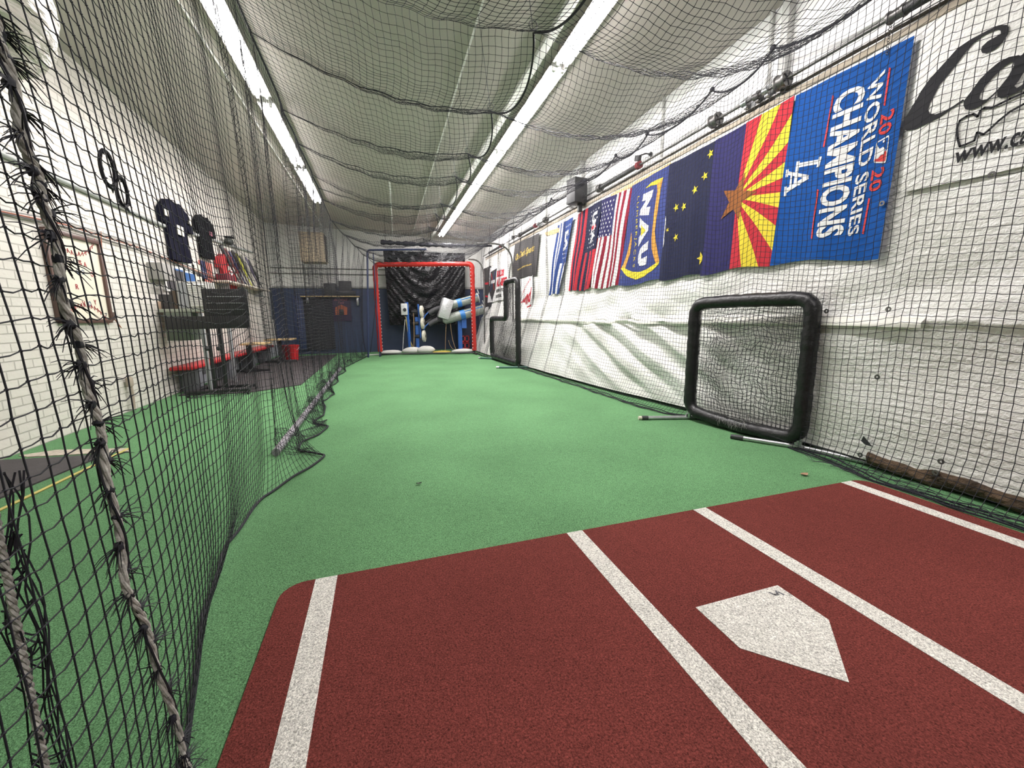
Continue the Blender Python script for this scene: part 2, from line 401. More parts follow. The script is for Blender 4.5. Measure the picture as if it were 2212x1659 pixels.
# ---------------------------------------------------------------- batting mat
RT = turf_mat('red_turf', (.142, .033, .027), .1); WT = turf_mat('white_turf', (.62, .60, .55), .08)
t = thing('batting_mat', (0, -1, 0), 'dark red turf batting mat with white box lines and home plate', 'mat')
def rrect(x0, y0, x1, y1, r, n=6):
    o = []
    for cx, cy, a in ((x1-r, y1-r, 0), (x0+r, y1-r, PI/2), (x0+r, y0+r, PI), (x1-r, y0+r, 1.5*PI)):
        o += [(cx+r*math.cos(a+PI/2*i/n), cy+r*math.sin(a+PI/2*i/n)) for i in range(n+1)]
    return o
m = MB(); m.prism(rrect(-1.838, -2.95, 1.817, .69, .1), 0, .012); m.build('turf', RT, t, ang=30)
for x in (-1.705, -.4625, .3704, 1.6127):
    m = MB(); m.prism([(x, -2.94), (x+.092, -2.94), (x+.092, .688), (x, .688)], .0122, .0135); m.build('chalk_line', WT, t, smooth=False)
I = .0254
m = MB(); m.prism([(8.5*I, 0), (-8.5*I, 0), (-8.5*I, -8.5*I), (0, -17*I), (8.5*I, -8.5*I)], .0122, .014); hp = m.build('home_plate', WT, t, smooth=False)
m = MB()
for q in range(4): m.box((.145+.012*q, -.035-.01*(q % 2), .0145), (.008, .024, .001), rot=Matrix.Rotation(.5+q, 3, 'Z'))
m.build('scuff', mat('faded_ink', (.12, .12, .13)), hp, smooth=False)

# rubber mats on the left
RUB = mat('dark_rubber', (.040, .034, .036), rough=.75, var=.2, vscale=10, bump=.3, bscale=80)
m = MB(); m.prism([(-4.42, 6.35), (-3.45, 6.25), (-2.77, 6.79), (-2.74, 12.9), (-4.42, 12.9)], 0, .012)
tag(m.build('rubber_mat', RUB, smooth=False), 'dark rubber floor mat under the benches', 'mat')
m = MB(); pts = [at(-60, 1000), at(230, 983), at(-60, 1103)]; m.prism([(p.x, p.y) for p in pts][::-1], 0, .012)
tag(m.build('rubber_mat', RUB, smooth=False), 'dark rubber mat corner on the turf at far left', 'mat')
m = MB(); a, b = at(-60, 1133), at(278, 971); m.tube([(a.x, a.y, .008), (b.x, b.y, .008)], .009, 6)
tag(m.build('marker_rope', mat('yellow_rope', (.5, .42, .12), rough=.7)), 'thin yellow rope lying along the dark mat corner', 'rope')
m = MB(); q = [at(40, 985), at(120, 973), at(275, 969), at(280, 976), at(140, 984), at(60, 988)]
m.prism([(p.x, p.y) for p in q][::-1], .001, .006)
tag(m.build('tape_strip', mat('worn_tape', (.42, .37, .3), rough=.8, var=.3, vscale=20), smooth=False), 'worn beige tape strip stuck on the turf by the brick wall', 'tape')
m = MB(); a, b = at(597, 985), at(735, 800); a.z = b.z = .034; m.tube([a, b], .034, 14)
tag(m.build('floor_pipe', mat('grey_pvc', (.30, .28, .31), rough=.4)), 'long grey pipe lying on the turf outside the left net', 'pipe')
for (px, py, s, lab) in ((1737, 1027, .035, 'small dry brown leaf on the turf before the batting mat'), (905, 1047, .02, 'tiny dark leaf scrap in the middle of the turf')):
    p = at(px, py); m = MB(); m.grid(lambda u, v: (p.x+(u-.5)*s*2, p.y+(v-.5)*s*math.sin(PI*min(.98, max(.02, u)))*1.2, .006+.012*abs(u-.5)+.01*abs(v-.5)), 8, 4)
    tag(m.build('dry_leaf', mat('dry_leaf', (.33, .2, .12), rough=.8) if s > .03 else mat('dark_leaf', (.03, .035, .025), rough=.8)), lab, 'leaf')

# ================================================================ NETS
CELL = .046
# --- left net
LB = [(-2, -1.9), (-.3, -1.9), (0, -1.94), (.19, -1.99), (.54, -2.09), (1.12, -2.19), (1.74, -2.17), (2.2, -1.98), (2.49, -1.87), (2.75, -2.13), (2.97, -2.14), (3.25, -2.02), (3.51, -1.96), (3.8, -2.16), (4.1, -2.08), (4.65, -2.12), (5.0, -2.2), (5.6, -2.1), (6.2, -2.25), (6.9, -2.16), (7.6, -2.26), (8.4, -2.14), (9.0, -2.24), (9.8, -2.12), (10.6, -2.0), (11.9, -1.78)]
TL = [-1.9, -.3, 1.6, 2.96, 4.06, 4.91, 6.0, 7.11, 8.3, 9.6, 11, 12.2]
ZL = [(-2, 3.45), (2.96, 3.44), (4.06, 3.35), (6.36, 3.3), (8.3, 3.12), (11, 3.05), (12.5, 3.0)]
def cusp(y, T):
    y = np.asarray(y, float); i = np.clip(np.searchsorted(T, y)-1, 0, len(T)-2); T = np.array(T)
    f = np.clip((y-T[i])/(T[i+1]-T[i]), 0, 1); return np.abs(4*f*(1-f))**.8, i, f
def zcable(y): c, _, _ = cusp(y, TL); return lerp_tab(ZL, y)-.10*c
def xcable(y): c, _, _ = cusp(y, TL); return -2.21+.05*c+lerp_tab([(8, 0), (12.2, .5)], y)
def left_surface(y, h):                      # h = height above floor / cable height
    zc = zcable(y); z = h*zc
    xb = lerp_tab(LB, y); xm = lerp_tab([(-2, -1.86), (-.3, -1.88), (.6, -1.99), (1.5, -2.09), (3, -2.17), (5, -2.2), (9, -2.2), (12, -1.85)], y)
    xh = xm+(xcable(y)-xm)*np.clip((z-1.1)/(zc-1.1), 0, 1)**1.3
    amp = lerp_tab([(-2, .003), (1.5, .006), (2.4, .02), (5, .04), (12, .06)], y)*np.minimum(1, 4*(1-h)+.15)*(.55+.45*np.minimum(1, h*3))
    fold = amp*(np.sin(y*9.3+.8*np.sin(z*1.1))+.6*np.sin(y*17+1+.5*z))
    for yc, a, w, lo in ((3.55, .13, .10, .5), (4.35, .15, .10, .4), (1.86, .05, .05, 0), (2.35, .04, .08, 0), (7.3, .09, .2, .3), (10.9, .12, .2, .2)):
        fold = fold+a*np.exp(-((y-yc-.05*np.sin(z*1.3))/w)**2)*np.clip((1-h)*5, 0, 1)*np.clip(h*3+.3, 0, 1)
    k = np.exp(-np.maximum(z, 0)/.24)
    x = (xh+fold)*(1-k)+xb*k
    zz = z+.012+.02*np.sin(y*5)*np.clip(h*4, 0, 1)*np.clip((1-h)*6, 0, 1)
    return x, zz
def resample(fn, y0, y1, cell):              # even spacing along the gathered (folded) length
    yy = np.linspace(y0, y1, 2400); x, z = fn(yy, np.full_like(yy, .45)); d = np.hypot(np.diff(yy), np.diff(x)); s = np.concatenate([[0], np.cumsum(d)])
    n = int(s[-1]/cell); return np.interp(np.linspace(0, s[-1], n+1), s, yy)
ty = (-2.0, 12.2)
t = thing('cage_net', (-2.1, 5, 0), 'black knotted net hanging down the left side of the cage', 'net', None)
ys = resample(left_surface, -1.6, 12.2, CELL)
nz = int(3.45/CELL); hs = np.linspace(0, 1, nz+1)
Yg, Hg = np.meshgrid(ys, hs, indexing='ij')
Xg, Zg = left_surface(Yg, Hg)
jj = np.where(Yg < 2.5, .0009, .0022); P = np.stack([Xg+rng.normal(0, 1, Xg.shape)*jj*.5+.004*np.sin(Zg*4.1+Yg*2.3), Yg+rng.normal(0, 1, Xg.shape)*jj+.006*np.sin(Zg*5+Yg*3), Zg+rng.normal(0, 1, Xg.shape)*jj+.006*np.sin(Yg*6.3+Zg*2)], -1)
near = int(np.searchsorted(ys, 3.2))
netting('netting', P, t, r=.0014, near=near, mid=.10, kn=.0036)
m = MB(); yl = np.linspace(-1.6, 12.2, 260); m.tube([(left_surface(y, 0)[0], y, .016+.006*math.sin(y*13)) for y in yl], .0085, 6); m.build('border_rope', NET, t)
m = MB(); m.tube([(xcable(y), y, zcable(y)) for y in np.linspace(-1.6, 12.2, 240)], .008, 6); m.build('head_rope', NET, t)
# slack lower hem of the net bunched on the turf
yb_ = np.arange(2.55, 11.9, .042); vb_ = np.linspace(0, 1, 13); Yg, Vg = np.meshgrid(yb_, vb_, indexing='ij')
wb = .16+.06*np.sin(Yg*3.1)+.03*np.sin(Yg*8.7); hb = (.16+.07*np.sin(Yg*4.7+1)+.04*np.sin(Yg*11))*lerp_tab([(2.5, .6), (3.5, 1), (12, 1.3)], Yg)
Xg = lerp_tab(LB, Yg)-.01-wb*Vg+.05*np.sin(Yg*7+Vg*4)*np.sin(PI*Vg)+rng.normal(0, .006, Yg.shape)
Zg = .014+hb*np.sin(PI*Vg*.8)*(.6+.4*np.sin(Yg*13+Vg*3))+np.abs(rng.normal(0, .004, Yg.shape))
netting('bunched_hem', np.stack([Xg, Yg+.03*np.sin(Vg*6+Yg*5)+rng.normal(0, .006, Yg.shape), Zg], -1), t, r=.0015, near=0)
# the laced seam: grey rope wound with black frayed ends
ROPE = mat('grey_rope', (.34, .33, .30), rough=.9, var=.4, vscale=60, bump=.8, bscale=160, bdist=.003)
SEAM_PX = [(-25, 20), (3, 100), (60, 330), (100, 450), (140, 650), (190, 830), (230, 1000), (270, 1250), (330, 1400), (395, 1620), (410, 1680)]
SEAM_PT = [at(a_, b_, x=-1.885) for a_, b_ in SEAM_PX]
def seam_pt(h):
    f = h*(len(SEAM_PT)-1); i = min(int(f), len(SEAM_PT)-2); p = SEAM_PT[i].lerp(SEAM_PT[i+1], f-i); return Vector((p.x, p.y, max(.012, p.z)))
m = MB(); core = [seam_pt(i/180)+Vector((0, .006*math.sin(i*.33), 0)) for i in range(181)]
for ph in (0, 2.1, 4.2):
    m.tube([p+Vector((.0036*math.cos(ph+i*.7), .0036*math.sin(ph+i*.7), 0)) for i, p in enumerate(core)], .0044, 7)
lace = m.build('lacing_rope', ROPE, t)
m = MB(); m.tube([p+Vector((.0085*math.cos(i*.21), .0085*math.sin(i*.21), 0)) for i, p in enumerate(core)], .0024, 5); m.build('whipping', NET, lace)
m = MB(); rr = random.Random(4)
for i in range(41):
    p = seam_pt((i+.5)/41); s = -1 if i % 2 else 1
    m.blob(p+Vector((0, s*.004, 0)), (.0085, .0085, .010), 8, 6, bumpy=.25, seed=i)
    for k in range(14):
        L = rr.uniform(.028, .068); dy = s*rr.uniform(.4, 1)+rr.uniform(-.2, .2); dz = rr.uniform(-.75, .35); dx = rr.uniform(-.3, .45)
        d = Vector((dx, dy, dz)).normalized()*L
        m.tube(bez(p, p+d*.6+Vector((0, 0, .008)), p+d+Vector((0, 0, -.008)), 3), [.0017, .0013, .0010, .0006], 3)
tag(m.build('frayed_ends', NET, lace), kind='stuff')
# a small torn ring knotted into the net
m = MB(); rc = at(240, 385, x=-1.99)
for a0, r0, cy in ((0, .035, -.02), (0, .03, .03)):
    pts = [rc+Vector((.005, cy+r0*.8*math.cos(a), -cy*.8+r0*1.25*math.sin(a))) for a in [2*PI*i/20 for i in range(20)]]
    m.tube(pts, .0045, 5, closed=True)
    for k in range(0, 20, 2):
        q = Vector((rr.uniform(-.01, .01), rr.uniform(-.016, .016), rr.uniform(-.018, .018))); m.tube([pts[k], pts[k]+q], [.004, .001], 4)
m.build('repair_knot', NET, t)
# gathered net bundle at the near left edge of the picture
g0, g1 = at(22, 1225, x=-1.93), at(112, 1675, x=-1.93)
t2 = thing('gathered_net', (g1.x, g1.y, 0), 'dark gathered bundle of net and rope at the near lower left edge', 'net')
m = MB(); gp = lambda f, dx, dy: (g0.x+(g1.x-g0.x)*f+dx, g0.y+(g1.y-g0.y)*f+dy, g0.z+(g1.z-g0.z)*f)
for k in range(7):
    ph = rr.uniform(0, 6); dy = rr.uniform(-.016, .016); dx = rr.uniform(-.03, .03)
    m.tube([gp(f, dx+.01*math.sin(f*9+ph), dy*(.3+.8*f)+.007*math.cos(f*11+ph)) for f in [-.4+.1*i for i in range(18)]], .0016, 4)
for k in range(40):
    f = rr.uniform(-.2, 1.1); a = rr.uniform(0, 6); c = Vector(gp(f, 0, 0)); d = Vector((math.cos(a)*.018, math.sin(a)*.018, rr.uniform(-.04, .04)))
    m.tube(bez(c-d, c+Vector((0, 0, -.02)), c+d, 4), .0016, 3)
m.build('netting', NET, t2)
m = MB()
for k in range(3): m.tube([gp(f, .003*math.cos(k*2.1+f*60), -.008+.003*math.sin(k*2.1+f*60)) for f in [-.4+.01*i for i in range(160)]], .0030, 5)
m.build('lacing_rope', ROPE, t2)

# --- ceiling net
TM = [-2.4, -.9, .6, 1.80, 2.96, 4.06, 4.91, 6.36, 7.11, 8.30, 9.6, 11.0, 12.2]
ZR = [(-2, 3.45), (6, 3.46), (9.7, 3.5), (12.2, 3.4)]
TRr = [-2.3, -.9, .7, 1.95, 2.65, 3.75, 4.5, 5.6, 6.9, 8.2, 9.7, 11.0, 12.2]
def xright(y): return 2.06-.0*y+lerp_tab([(8, 0), (12.2, -.25)], y)
def zright(y): c, _, _ = cusp(y, TRr); return lerp_tab(ZR, y)-.13*c
def zmid(y): c, _, _ = cusp(y, TM); return lerp_tab([(-2, 3.12), (9, 3.1), (12.2, 3.0)], y)-.16*c
def xmidr(y): c, _, _ = cusp(y, TM); return -.23+.10*c
def ceil_net(y, u):                          # u 0..1 left cable..mid rope, 1..2 mid rope..right cable
    c, i, f = cusp(y, TM)
    xl, zl, xm_, zm, xr, zr = xcable(y), zcable(y), xmidr(y), zmid(y), xright(y), zright(y)
    a = np.clip(u, 0, 1); b = np.clip(u-1, 0, 1)
    x = np.where(u <= 1, xl+(xm_-xl)*a, xm_+(xr-xm_)*b)
    z = np.where(u <= 1, zl+(zm-zl)*a, zm+(zr-zm)*b)
    w = np.where(u <= 1, a, b); hang = 4*w*(1-w)
    sag = np.where(u <= 1, .20, .30)
    z = z-sag*hang*(.75+.35*c)
    z = z+.010*np.sin(x*21+y*3)*hang+.008*np.sin(y*19)*hang
    return x, z
t = thing('cage_net', (0, 5, 3.0), 'black net sagging overhead between the side cables', 'net')
ny = int(14.4/.048); ys = np.linspace(-2.0, 12.2, ny+1); us = np.concatenate([np.linspace(0, 1, 43), np.linspace(1, 2, 51)[1:]])
Yg, Ug = np.meshgrid(ys, us, indexing='ij'); Xg, Zg = ceil_net(Yg, Ug)
P = np.stack([Xg+rng.normal(0, .0012, Xg.shape), Yg+rng.normal(0, .0015, Xg.shape)+.006*np.sin(Xg*5+Zg*4), Zg+rng.normal(0, .0015, Xg.shape)], -1)
netting('netting', P, t, r=.0017, near=int(np.searchsorted(ys, 3.5)), mid=.05, kn=.0038)
m = MB(); m.tube([(float(xmidr(y)), y, float(zmid(y))-.004) for y in np.linspace(-2, 12.2, 400)], .008, 6); m.build('centre_rope', NET, t)
for y in TM[4:]:
    m = MB(); x0, x1 = -2.2, 2.05; us2 = np.linspace(0, 2, 60); X2, Z2 = ceil_net(np.full(60, y), us2)
    m.tube([(a, y, b) for a, b in zip(X2, Z2)], .0045, 5); m.build('cross_cord', NET, t)
CLEARC = mat('clear_cord', (.55, .55, .52), rough=.3)
for y in TM[1:-1]:
    m = MB(); q = Vector((-.23, y, float(lerp_tab([(-2, 3.12), (9, 3.1), (12.2, 3.0)], y)))); top = Vector((-.30, y+.12, ceil_z(-.3, y+.12)))
    m.tube([q, top], .003, 5); m.tube(arc(q+Vector((0, 0, .03)), .03, 0, 2*PI, 12, (1, 0, 0), (0, 0, 1))[:-1], .0035, 5, closed=True)
    m.build('hanging_tie', mat('tie_cord', (.08, .08, .08)), t)

# --- right net
RB = [(-2, 1.9), (-.06, 1.9), (.37, 1.89), (.66, 1.86), (1.0, 1.98), (1.4, 2.02), (2.4, 2.0), (2.8, 1.80), (3.5, 1.72), (4.87, 1.70), (6, 1.66), (8, 1.56), (10.75, 1.44), (12.2, 1.4)]
RH = [(-2, 2.06), (2.6, 2.06), (4, 1.82), (6.2, 1.67), (10, 1.50), (12.2, 1.5)]
def right_surface(y, h):
    zc = zright(y); z = h*zc; lo = lerp_tab(RH, y)-.02; xt = xright(y)
    xh = lo+(xt-lo)*np.clip(z/1.6, 0, 1)
    amp = lerp_tab([(-2, .012), (4, .012), (7, .05), (12, .07)], y)*np.minimum(1, 4*(1-h)+.1)
    fold = amp*(np.sin(y*8.1+.6*np.sin(z*1.3))+.6*np.sin(y*15+2+.4*z))
    k = np.exp(-np.maximum(z, 0)/.13); x = (xh-np.abs(amp)*1.4+fold)*(1-k)+(lerp_tab(RB, y)-.03)*k
    return np.minimum(x, 2.09), z+.012+.018*np.sin(y*4.3)*np.clip(h*4, 0, 1)*np.clip((1-h)*6, 0, 1)
t = thing('cage_net', (2.0, 5, 0), 'black net hanging down the right side before the flags and tarpaulin', 'net')
ys = np.arange(-1.2, 12.2, .049); hs = np.concatenate([[0, .012, .024], np.linspace(.036, 1, 70)])
Yg, Hg = np.meshgrid(ys, hs, indexing='ij'); Xg, Zg = right_surface(Yg, Hg)
P = np.stack([Xg+rng.normal(0, .0012, Xg.shape), Yg+rng.normal(0, .0015, Xg.shape)+.006*np.sin(Xg*5+Zg*4), Zg+rng.normal(0, .0015, Xg.shape)], -1)
netting('netting', P, t, r=.0019, near=int(np.searchsorted(ys, 3.6)), mid=.07, kn=.0040)
for k, (dx, dz) in enumerate(((0, .012), (-.025, .012), (.03, .02))):
    m = MB(); m.tube([(float(lerp_tab(RB, y))+dx*(1+.8*math.sin(y*6+k)), y, dz+.004*math.sin(y*17+k)) for y in np.linspace(-1.2, 12.2, 300)], .006, 5)
    m.build('border_rope', NET, t)
m = MB(); m.tube([(float(xright(y)), y, float(zright(y))) for y in np.linspace(-1.2, 12.2, 300)], .009, 6); m.build('head_rope', NET, t)
for y in TRr:
    if y > -1.2:
        m = MB(); q = Vector((float(xright(y)), y, float(lerp_tab(ZR, y)))); m.tube([q, (XR-.01, y+.02, q.z+.14)], .004, 5); m.blob(q, (.02, .03, .025), 8, 6); m.build('cable_tie', NET, t)
# loose net crumpled on the floor by the mat corner
t = thing('loose_net', (1.95, -.1, 0), 'crumpled loose net lying on the turf along the right of the mat', 'net')
m = MB(); rr = random.Random(9)
for k in range(26):
    y = rr.uniform(-.9, 1.2); x = 1.9+rr.uniform(-.04, .14); L = rr.uniform(.2, .6); p = []
    for i in range(9): p.append((x+.03*math.sin(i*1.3+k)+rr.uniform(-.008, .008), y+L*(i/8-.5), .014+.012*abs(math.sin(i+k))))
    m.tube(p, .0022, 4)
m.build('netting', NET, t)

# ================================================================ RIGHT WALL
TX = [(-3, 2.12), (2.8, 2.12), (4.3, 1.90), (6.25, 1.75), (10, 1.60), (12.5, 1.58)]
def tarp(u, v):
    y = -3+u*15.9; z = .05+v*2.98; zb = float(lerp_tab([(-3, .11), (.04, .085), (.6, .055), (3, .05), (13, .03)], y)); z = zb+v*(3.03-zb)
    lo = float(lerp_tab(TX, y)); x = lo+(2.163-lo)*min(1, z/1.55)
    if z < 1.6:
        e = math.sin(PI*min(1, max(0, z/1.6)))
        s = (1.25-z)-.36*(6.2-y)*(1+.05*(6.2-y))         # diagonal swags fanning down from the seam
        w = math.exp(-((y-3.9)/1.5)**2)
        x += e*w*.05*(math.sin(s*17)+.5*math.sin(s*9+1)+.2*math.sin(s*41))*(1 if z < 1.12 else .35)
        x += e*.02*math.sin(y*2.3+z*2)*(1-w)+e*.012*math.sin(z*9+y*1.7)
        if z > 1.0: x += .035*e*math.sin(y*3.2+z*9)*math.exp(-((z-1.35)/.22)**2)
    if 1.08 < z < 1.13: x -= .02
    x += .006*math.sin(y*6)*math.sin(z*3)
    return (min(x, 2.205), y, z)
t = thing('hanging_tarpaulin', (2.15, 5, 0), 'large white tarpaulin draped over the right wall behind the flags', 'tarpaulin')
m = MB(); m.grid(tarp, 420, 120); m.build('sheet', tarp_mat(), t, ang=80)
m = MB(); 
def lap(u, v):
    y = .62+u*8.5; q = tarp((y+3)/15.9, (1.15-.07*v+.02*math.sin(y*.8)-.05)/2.98); return (q[0]-.02-.012*math.sin(PI*v)-.012*v, y, 1.13-.075*v+.02*math.sin(y*.9)-.004*y)
m.grid(lap, 120, 4); m.build('seam_flap', mat('tarp_hem', (.78, .77, .70), rough=.5), t, ang=80)
for i, (px, py) in enumerate(((1910, 440), (1924, 668), (1900, 814), (1790, 672), (2148, 378), (2038, 996), (1863, 982), (2026, 1020))):
    m = MB(); c = at(px, py, x=2.13); m.lathe([(.008, -.02), (.017, -.02), (.019, -.026), (.008, -.026), (.008, -.02)], (2.13, c.y, c.z), (1, 0, 0), 14)
    m.build('grommet', DSTEEL, t)
def upper(u, v):
    y = -3+u*3.88; z = 3.02-v*(1.02+.0*u)-.03*math.sin(u*9); return (2.140-.006*math.sin(y*4+z*2)*math.sin(PI*v), y, z)
m = MB(); m.grid(upper, 60, 16); m.build('upper_panel', MATS['white_tarp'], t, ang=80)
# printed script on the upper panel
def trace(pts, ox, oy, k, x=2.128):
    o = []
    for a, b in pts:
        p = at(ox+a/k, oy+b/k, x=x); o.append((-p.y, p.z))
    return o
C1 = [(1000, 475), (1040, 478), (1110, 445), (1180, 385), (1235, 300), (1243, 245), (1220, 222), (1150, 225), (1050, 270), (900, 350), (780, 430), (700, 520), (600, 630), (520, 720), (450, 820), (400, 910), (350, 990), (310, 1060), (295, 1120), (300, 1160), (330, 1172), (400, 1160), (500, 1110), (620, 1050), (720, 980), (840, 900), (830, 888), (740, 950), (650, 1000), (580, 1025), (530, 1015), (515, 980), (530, 930), (580, 840), (620, 760), (680, 690), (720, 640), (800, 540), (850, 470), (930, 380), (1000, 325), (1080, 285), (1140, 265), (1165, 275), (1168, 300), (1120, 330), (1050, 368), (1000, 415), (990, 450)]
A1 = [(835, 905), (900, 820), (980, 710), (1060, 630), (1150, 555), (1240, 510), (1330, 492), (1345, 505), (1400, 440), (1460, 400), (1480, 420), (1440, 520), (1377, 640), (1330, 720), (1290, 770), (1310, 790), (1377, 745), (1500, 640), (1500, 680), (1377, 790), (1310, 825), (1230, 868), (1170, 882), (1135, 865), (1135, 825), (1060, 895), (960, 965), (900, 985), (850, 980), (833, 945)]
A2 = [(1000, 900), (975, 880), (985, 840), (1030, 770), (1100, 690), (1180, 610), (1250, 560), (1285, 555), (1285, 590), (1230, 690), (1150, 790), (1090, 850), (1040, 890)]
KN = [(1560, 750), (1377, 830), (1250, 885), (1170, 925), (1085, 965), (1020, 965), (985, 990), (960, 1045), (920, 1020), (860, 1040), (800, 1080), (775, 1150), (780, 1240), (800, 1312), (860, 1290), (930, 1260), (955, 1185), (1010, 1205), (1060, 1165), (1150, 1080), (1250, 1000), (1377, 930), (1560, 830)]
m = MB()
def lay2(geo, fx, mi=0):
    vs, fs = geo; m.add([fx(a, b) for a, b in vs], fs, mi)
pan = lambda a, b: (2.130-.012*0, -a, b)
for sp in ([C1], [A1, A2]): lay2(fill([trace(q, 1880, 0, 4.148) for q in sp], .2), pan)
tk = trace(KN, 1880, 0, 4.148)
for i in range(len(tk)-1):
    a, b = Vector(tk[i]), Vector(tk[i+1]); d = (b-a).normalized(); n = Vector((-d.y, d.x))*.006; e = d*.003
    m.add([pan(*(a-e+n)), pan(*(a-e-n)), pan(*(b+e-n)), pan(*(b+e+n))], [(0, 1, 2, 3)])
vs, fs = text2d('www.ca', 1, 1, bold=.02, shear=.3, L=9)
m.add([tuple(at(1880+(765+a*660)/4.148, (1465-a*190-b*(95+30*a))/4.148, x=2.129)) for a, b in vs], fs)
m.build('printed_script', mat('black_print', (.022, .022, .025), rough=.7, spec=.2), t, smooth=False)

# timber rail and brown insulation roll at the foot
RAIL = mat('worn_timber', (.42, .36, .28), rough=.7, var=.3, vscale=6, stretch=(3, .5, 3))
m = MB(); m.box((2.19, 4.6, 3.045), (.08, 16.4, .05), bev=.008); tag(m.build('timber_rail', RAIL), 'worn tan timber rail along the top of the flags', 'rail')
m = MB(); m.box((2.16, 4.6, 3.10), (.05, 16.4, .014)); tag(m.build('track_rail', DSTEEL, smooth=False), 'thin dark steel track above the timber rail', 'rail')
m = MB()
def roll(u, v):
    y = -2.0+u*2.85; a = 2*PI*v; r = .055+.010*math.sin(y*11+a*2)+.006*math.sin(y*31+a*3)
    return (2.155+r*math.cos(a), y, .065+r*math.sin(a))
m.grid(roll, 90, 14); tag(m.build('insulation_roll', mat('brown_fibre', (.075, .048, .028), rough=.95, var=.6, vscale=9, bump=1, bscale=35, bdist=.03)), 'dirty brown fibre roll under the tarpaulin hem', 'insulation')
m = MB(); c = at(1868, 950, x=2.09); m.prism([(0, 0), (1, 0), (1, 1)], 0, 1); m.v = []; m.f = []; m.m = []
q = [at(1866, 942, x=2.09), at(1885, 965, x=2.09), at(1869, 960, x=2.09), at(1861, 952, x=2.09)]
m.add([p for p in q]+[p+Vector((-.006, 0, 0)) for p in q], [(0, 1, 2, 3), (7, 6, 5, 4), (0, 4, 5, 1), (1, 5, 6, 2), (2, 6, 7, 3), (3, 7, 4, 0)])
tag(m.build('rubber_patch', DARK, smooth=False), 'small black torn patch on the tarpaulin near its hem', 'patch')

# --- flags
FX = 2.147
def flag(corners, base, overlay, mats, label, name='hanging_flag', cat='flag', wav=.010, grp='flags hung along the right wall', mfn=None, nu=26, nv=34, seed=0):
    """corners in the photo: top right, top left, bottom left, bottom right"""
    q = [at(*c, x=FX) for c in corners]; q = [(p.y, p.z) for p in q]
    def pos(s, t, off=0):
        y = (q[0][0]*(1-s)+q[1][0]*s)*(1-t)+(q[3][0]*(1-s)+q[2][0]*s)*t
        z = (q[0][1]*(1-s)+q[1][1]*s)*(1-t)+(q[3][1]*(1-s)+q[2][1]*s)*t
        w = wav*(math.sin(s*11+seed+t*1.5)*(.4+.6*t)+.5*math.sin(t*7+s*4+seed)+.5*math.sin(s*23+seed*2)*t)
        z += -.018*t*math.sin(s*6+seed)
        return (FX-.02-w-off, y, z)
    m = MB(); m.grid(lambda a, b: pos(a, b), nu, nv, mfn=mfn)
    def put(geo, fx, mi, off=.004):
        vs, fs = geo; m.add([pos(*fx(a, b), off) for a, b in vs], fs, mi)
    Wd = (abs(q[1][0]-q[0][0])+abs(q[2][0]-q[3][0]))/2; Hd = (q[0][1]+q[1][1]-q[2][1]-q[3][1])/2
    def inv(px, py):                           # photo pixel -> (s, t) on this flag
        p = at(px, py, x=FX-.02); s = t = .5
        for _ in range(25):
            yy = (q[0][0]*(1-s)+q[1][0]*s)*(1-t)+(q[3][0]*(1-s)+q[2][0]*s)*t
            zz = (q[0][1]*(1-s)+q[1][1]*s)*(1-t)+(q[3][1]*(1-s)+q[2][1]*s)*t
            s += (p.y-yy)/Wd; t -= (p.z-zz)/Hd
        return s, t
    overlay(put, Wd, Hd, inv)
    o = m.build(name, mats, ang=85, smooth=True); tag(o, label, cat, grp)
    return o
ident = lambda a, b: (a, b)
def quad(inv, bs, be, ce, cs):               # writing box: baseline start, baseline end, cap end, cap start (photo pixels)
    p = [inv(*c) for c in (bs, be, ce, cs)]
    return lambda a, b: tuple((p[0][k]*(1-a)+p[1][k]*a)*(1-b)+(p[3][k]*(1-a)+p[2][k]*a)*b for k in (0, 1))
FM = lambda n, c: mat('cloth_'+n, c, rough=.75, spec=.15, bump=.12, bscale=8, var=.06, vscale=20)
DB, WH, RD, GO, YE = FM('royal', (.006, .075, .31)), FM('white', (.78, .78, .77)), FM('red', (.62, .06, .055)), FM('gold', (.62, .30, .06)), FM('yellow', (.72, .58, .05))
AZB, AKB, NAB = FM('indigo', (.028, .026, .105)), FM('midnight', (.016, .019, .05)), FM('slate', (.040, .055, .19))
CRIM, OLD, COP = FM('crimson', (.47, .03, .045)), FM('maroon', (.23, .012, .03)), FM('copper', (.27, .10, .03))
def rotd(s0, t0, Wd, Hd): return lambda a, b: (s0-b/Wd, t0+a/Hd)      # writing turned to read downward
def bar(s0, s1, t0, t1): return fill([[(s0, t0), (s1, t0), (s1, t1), (s0, t1)]], .12)
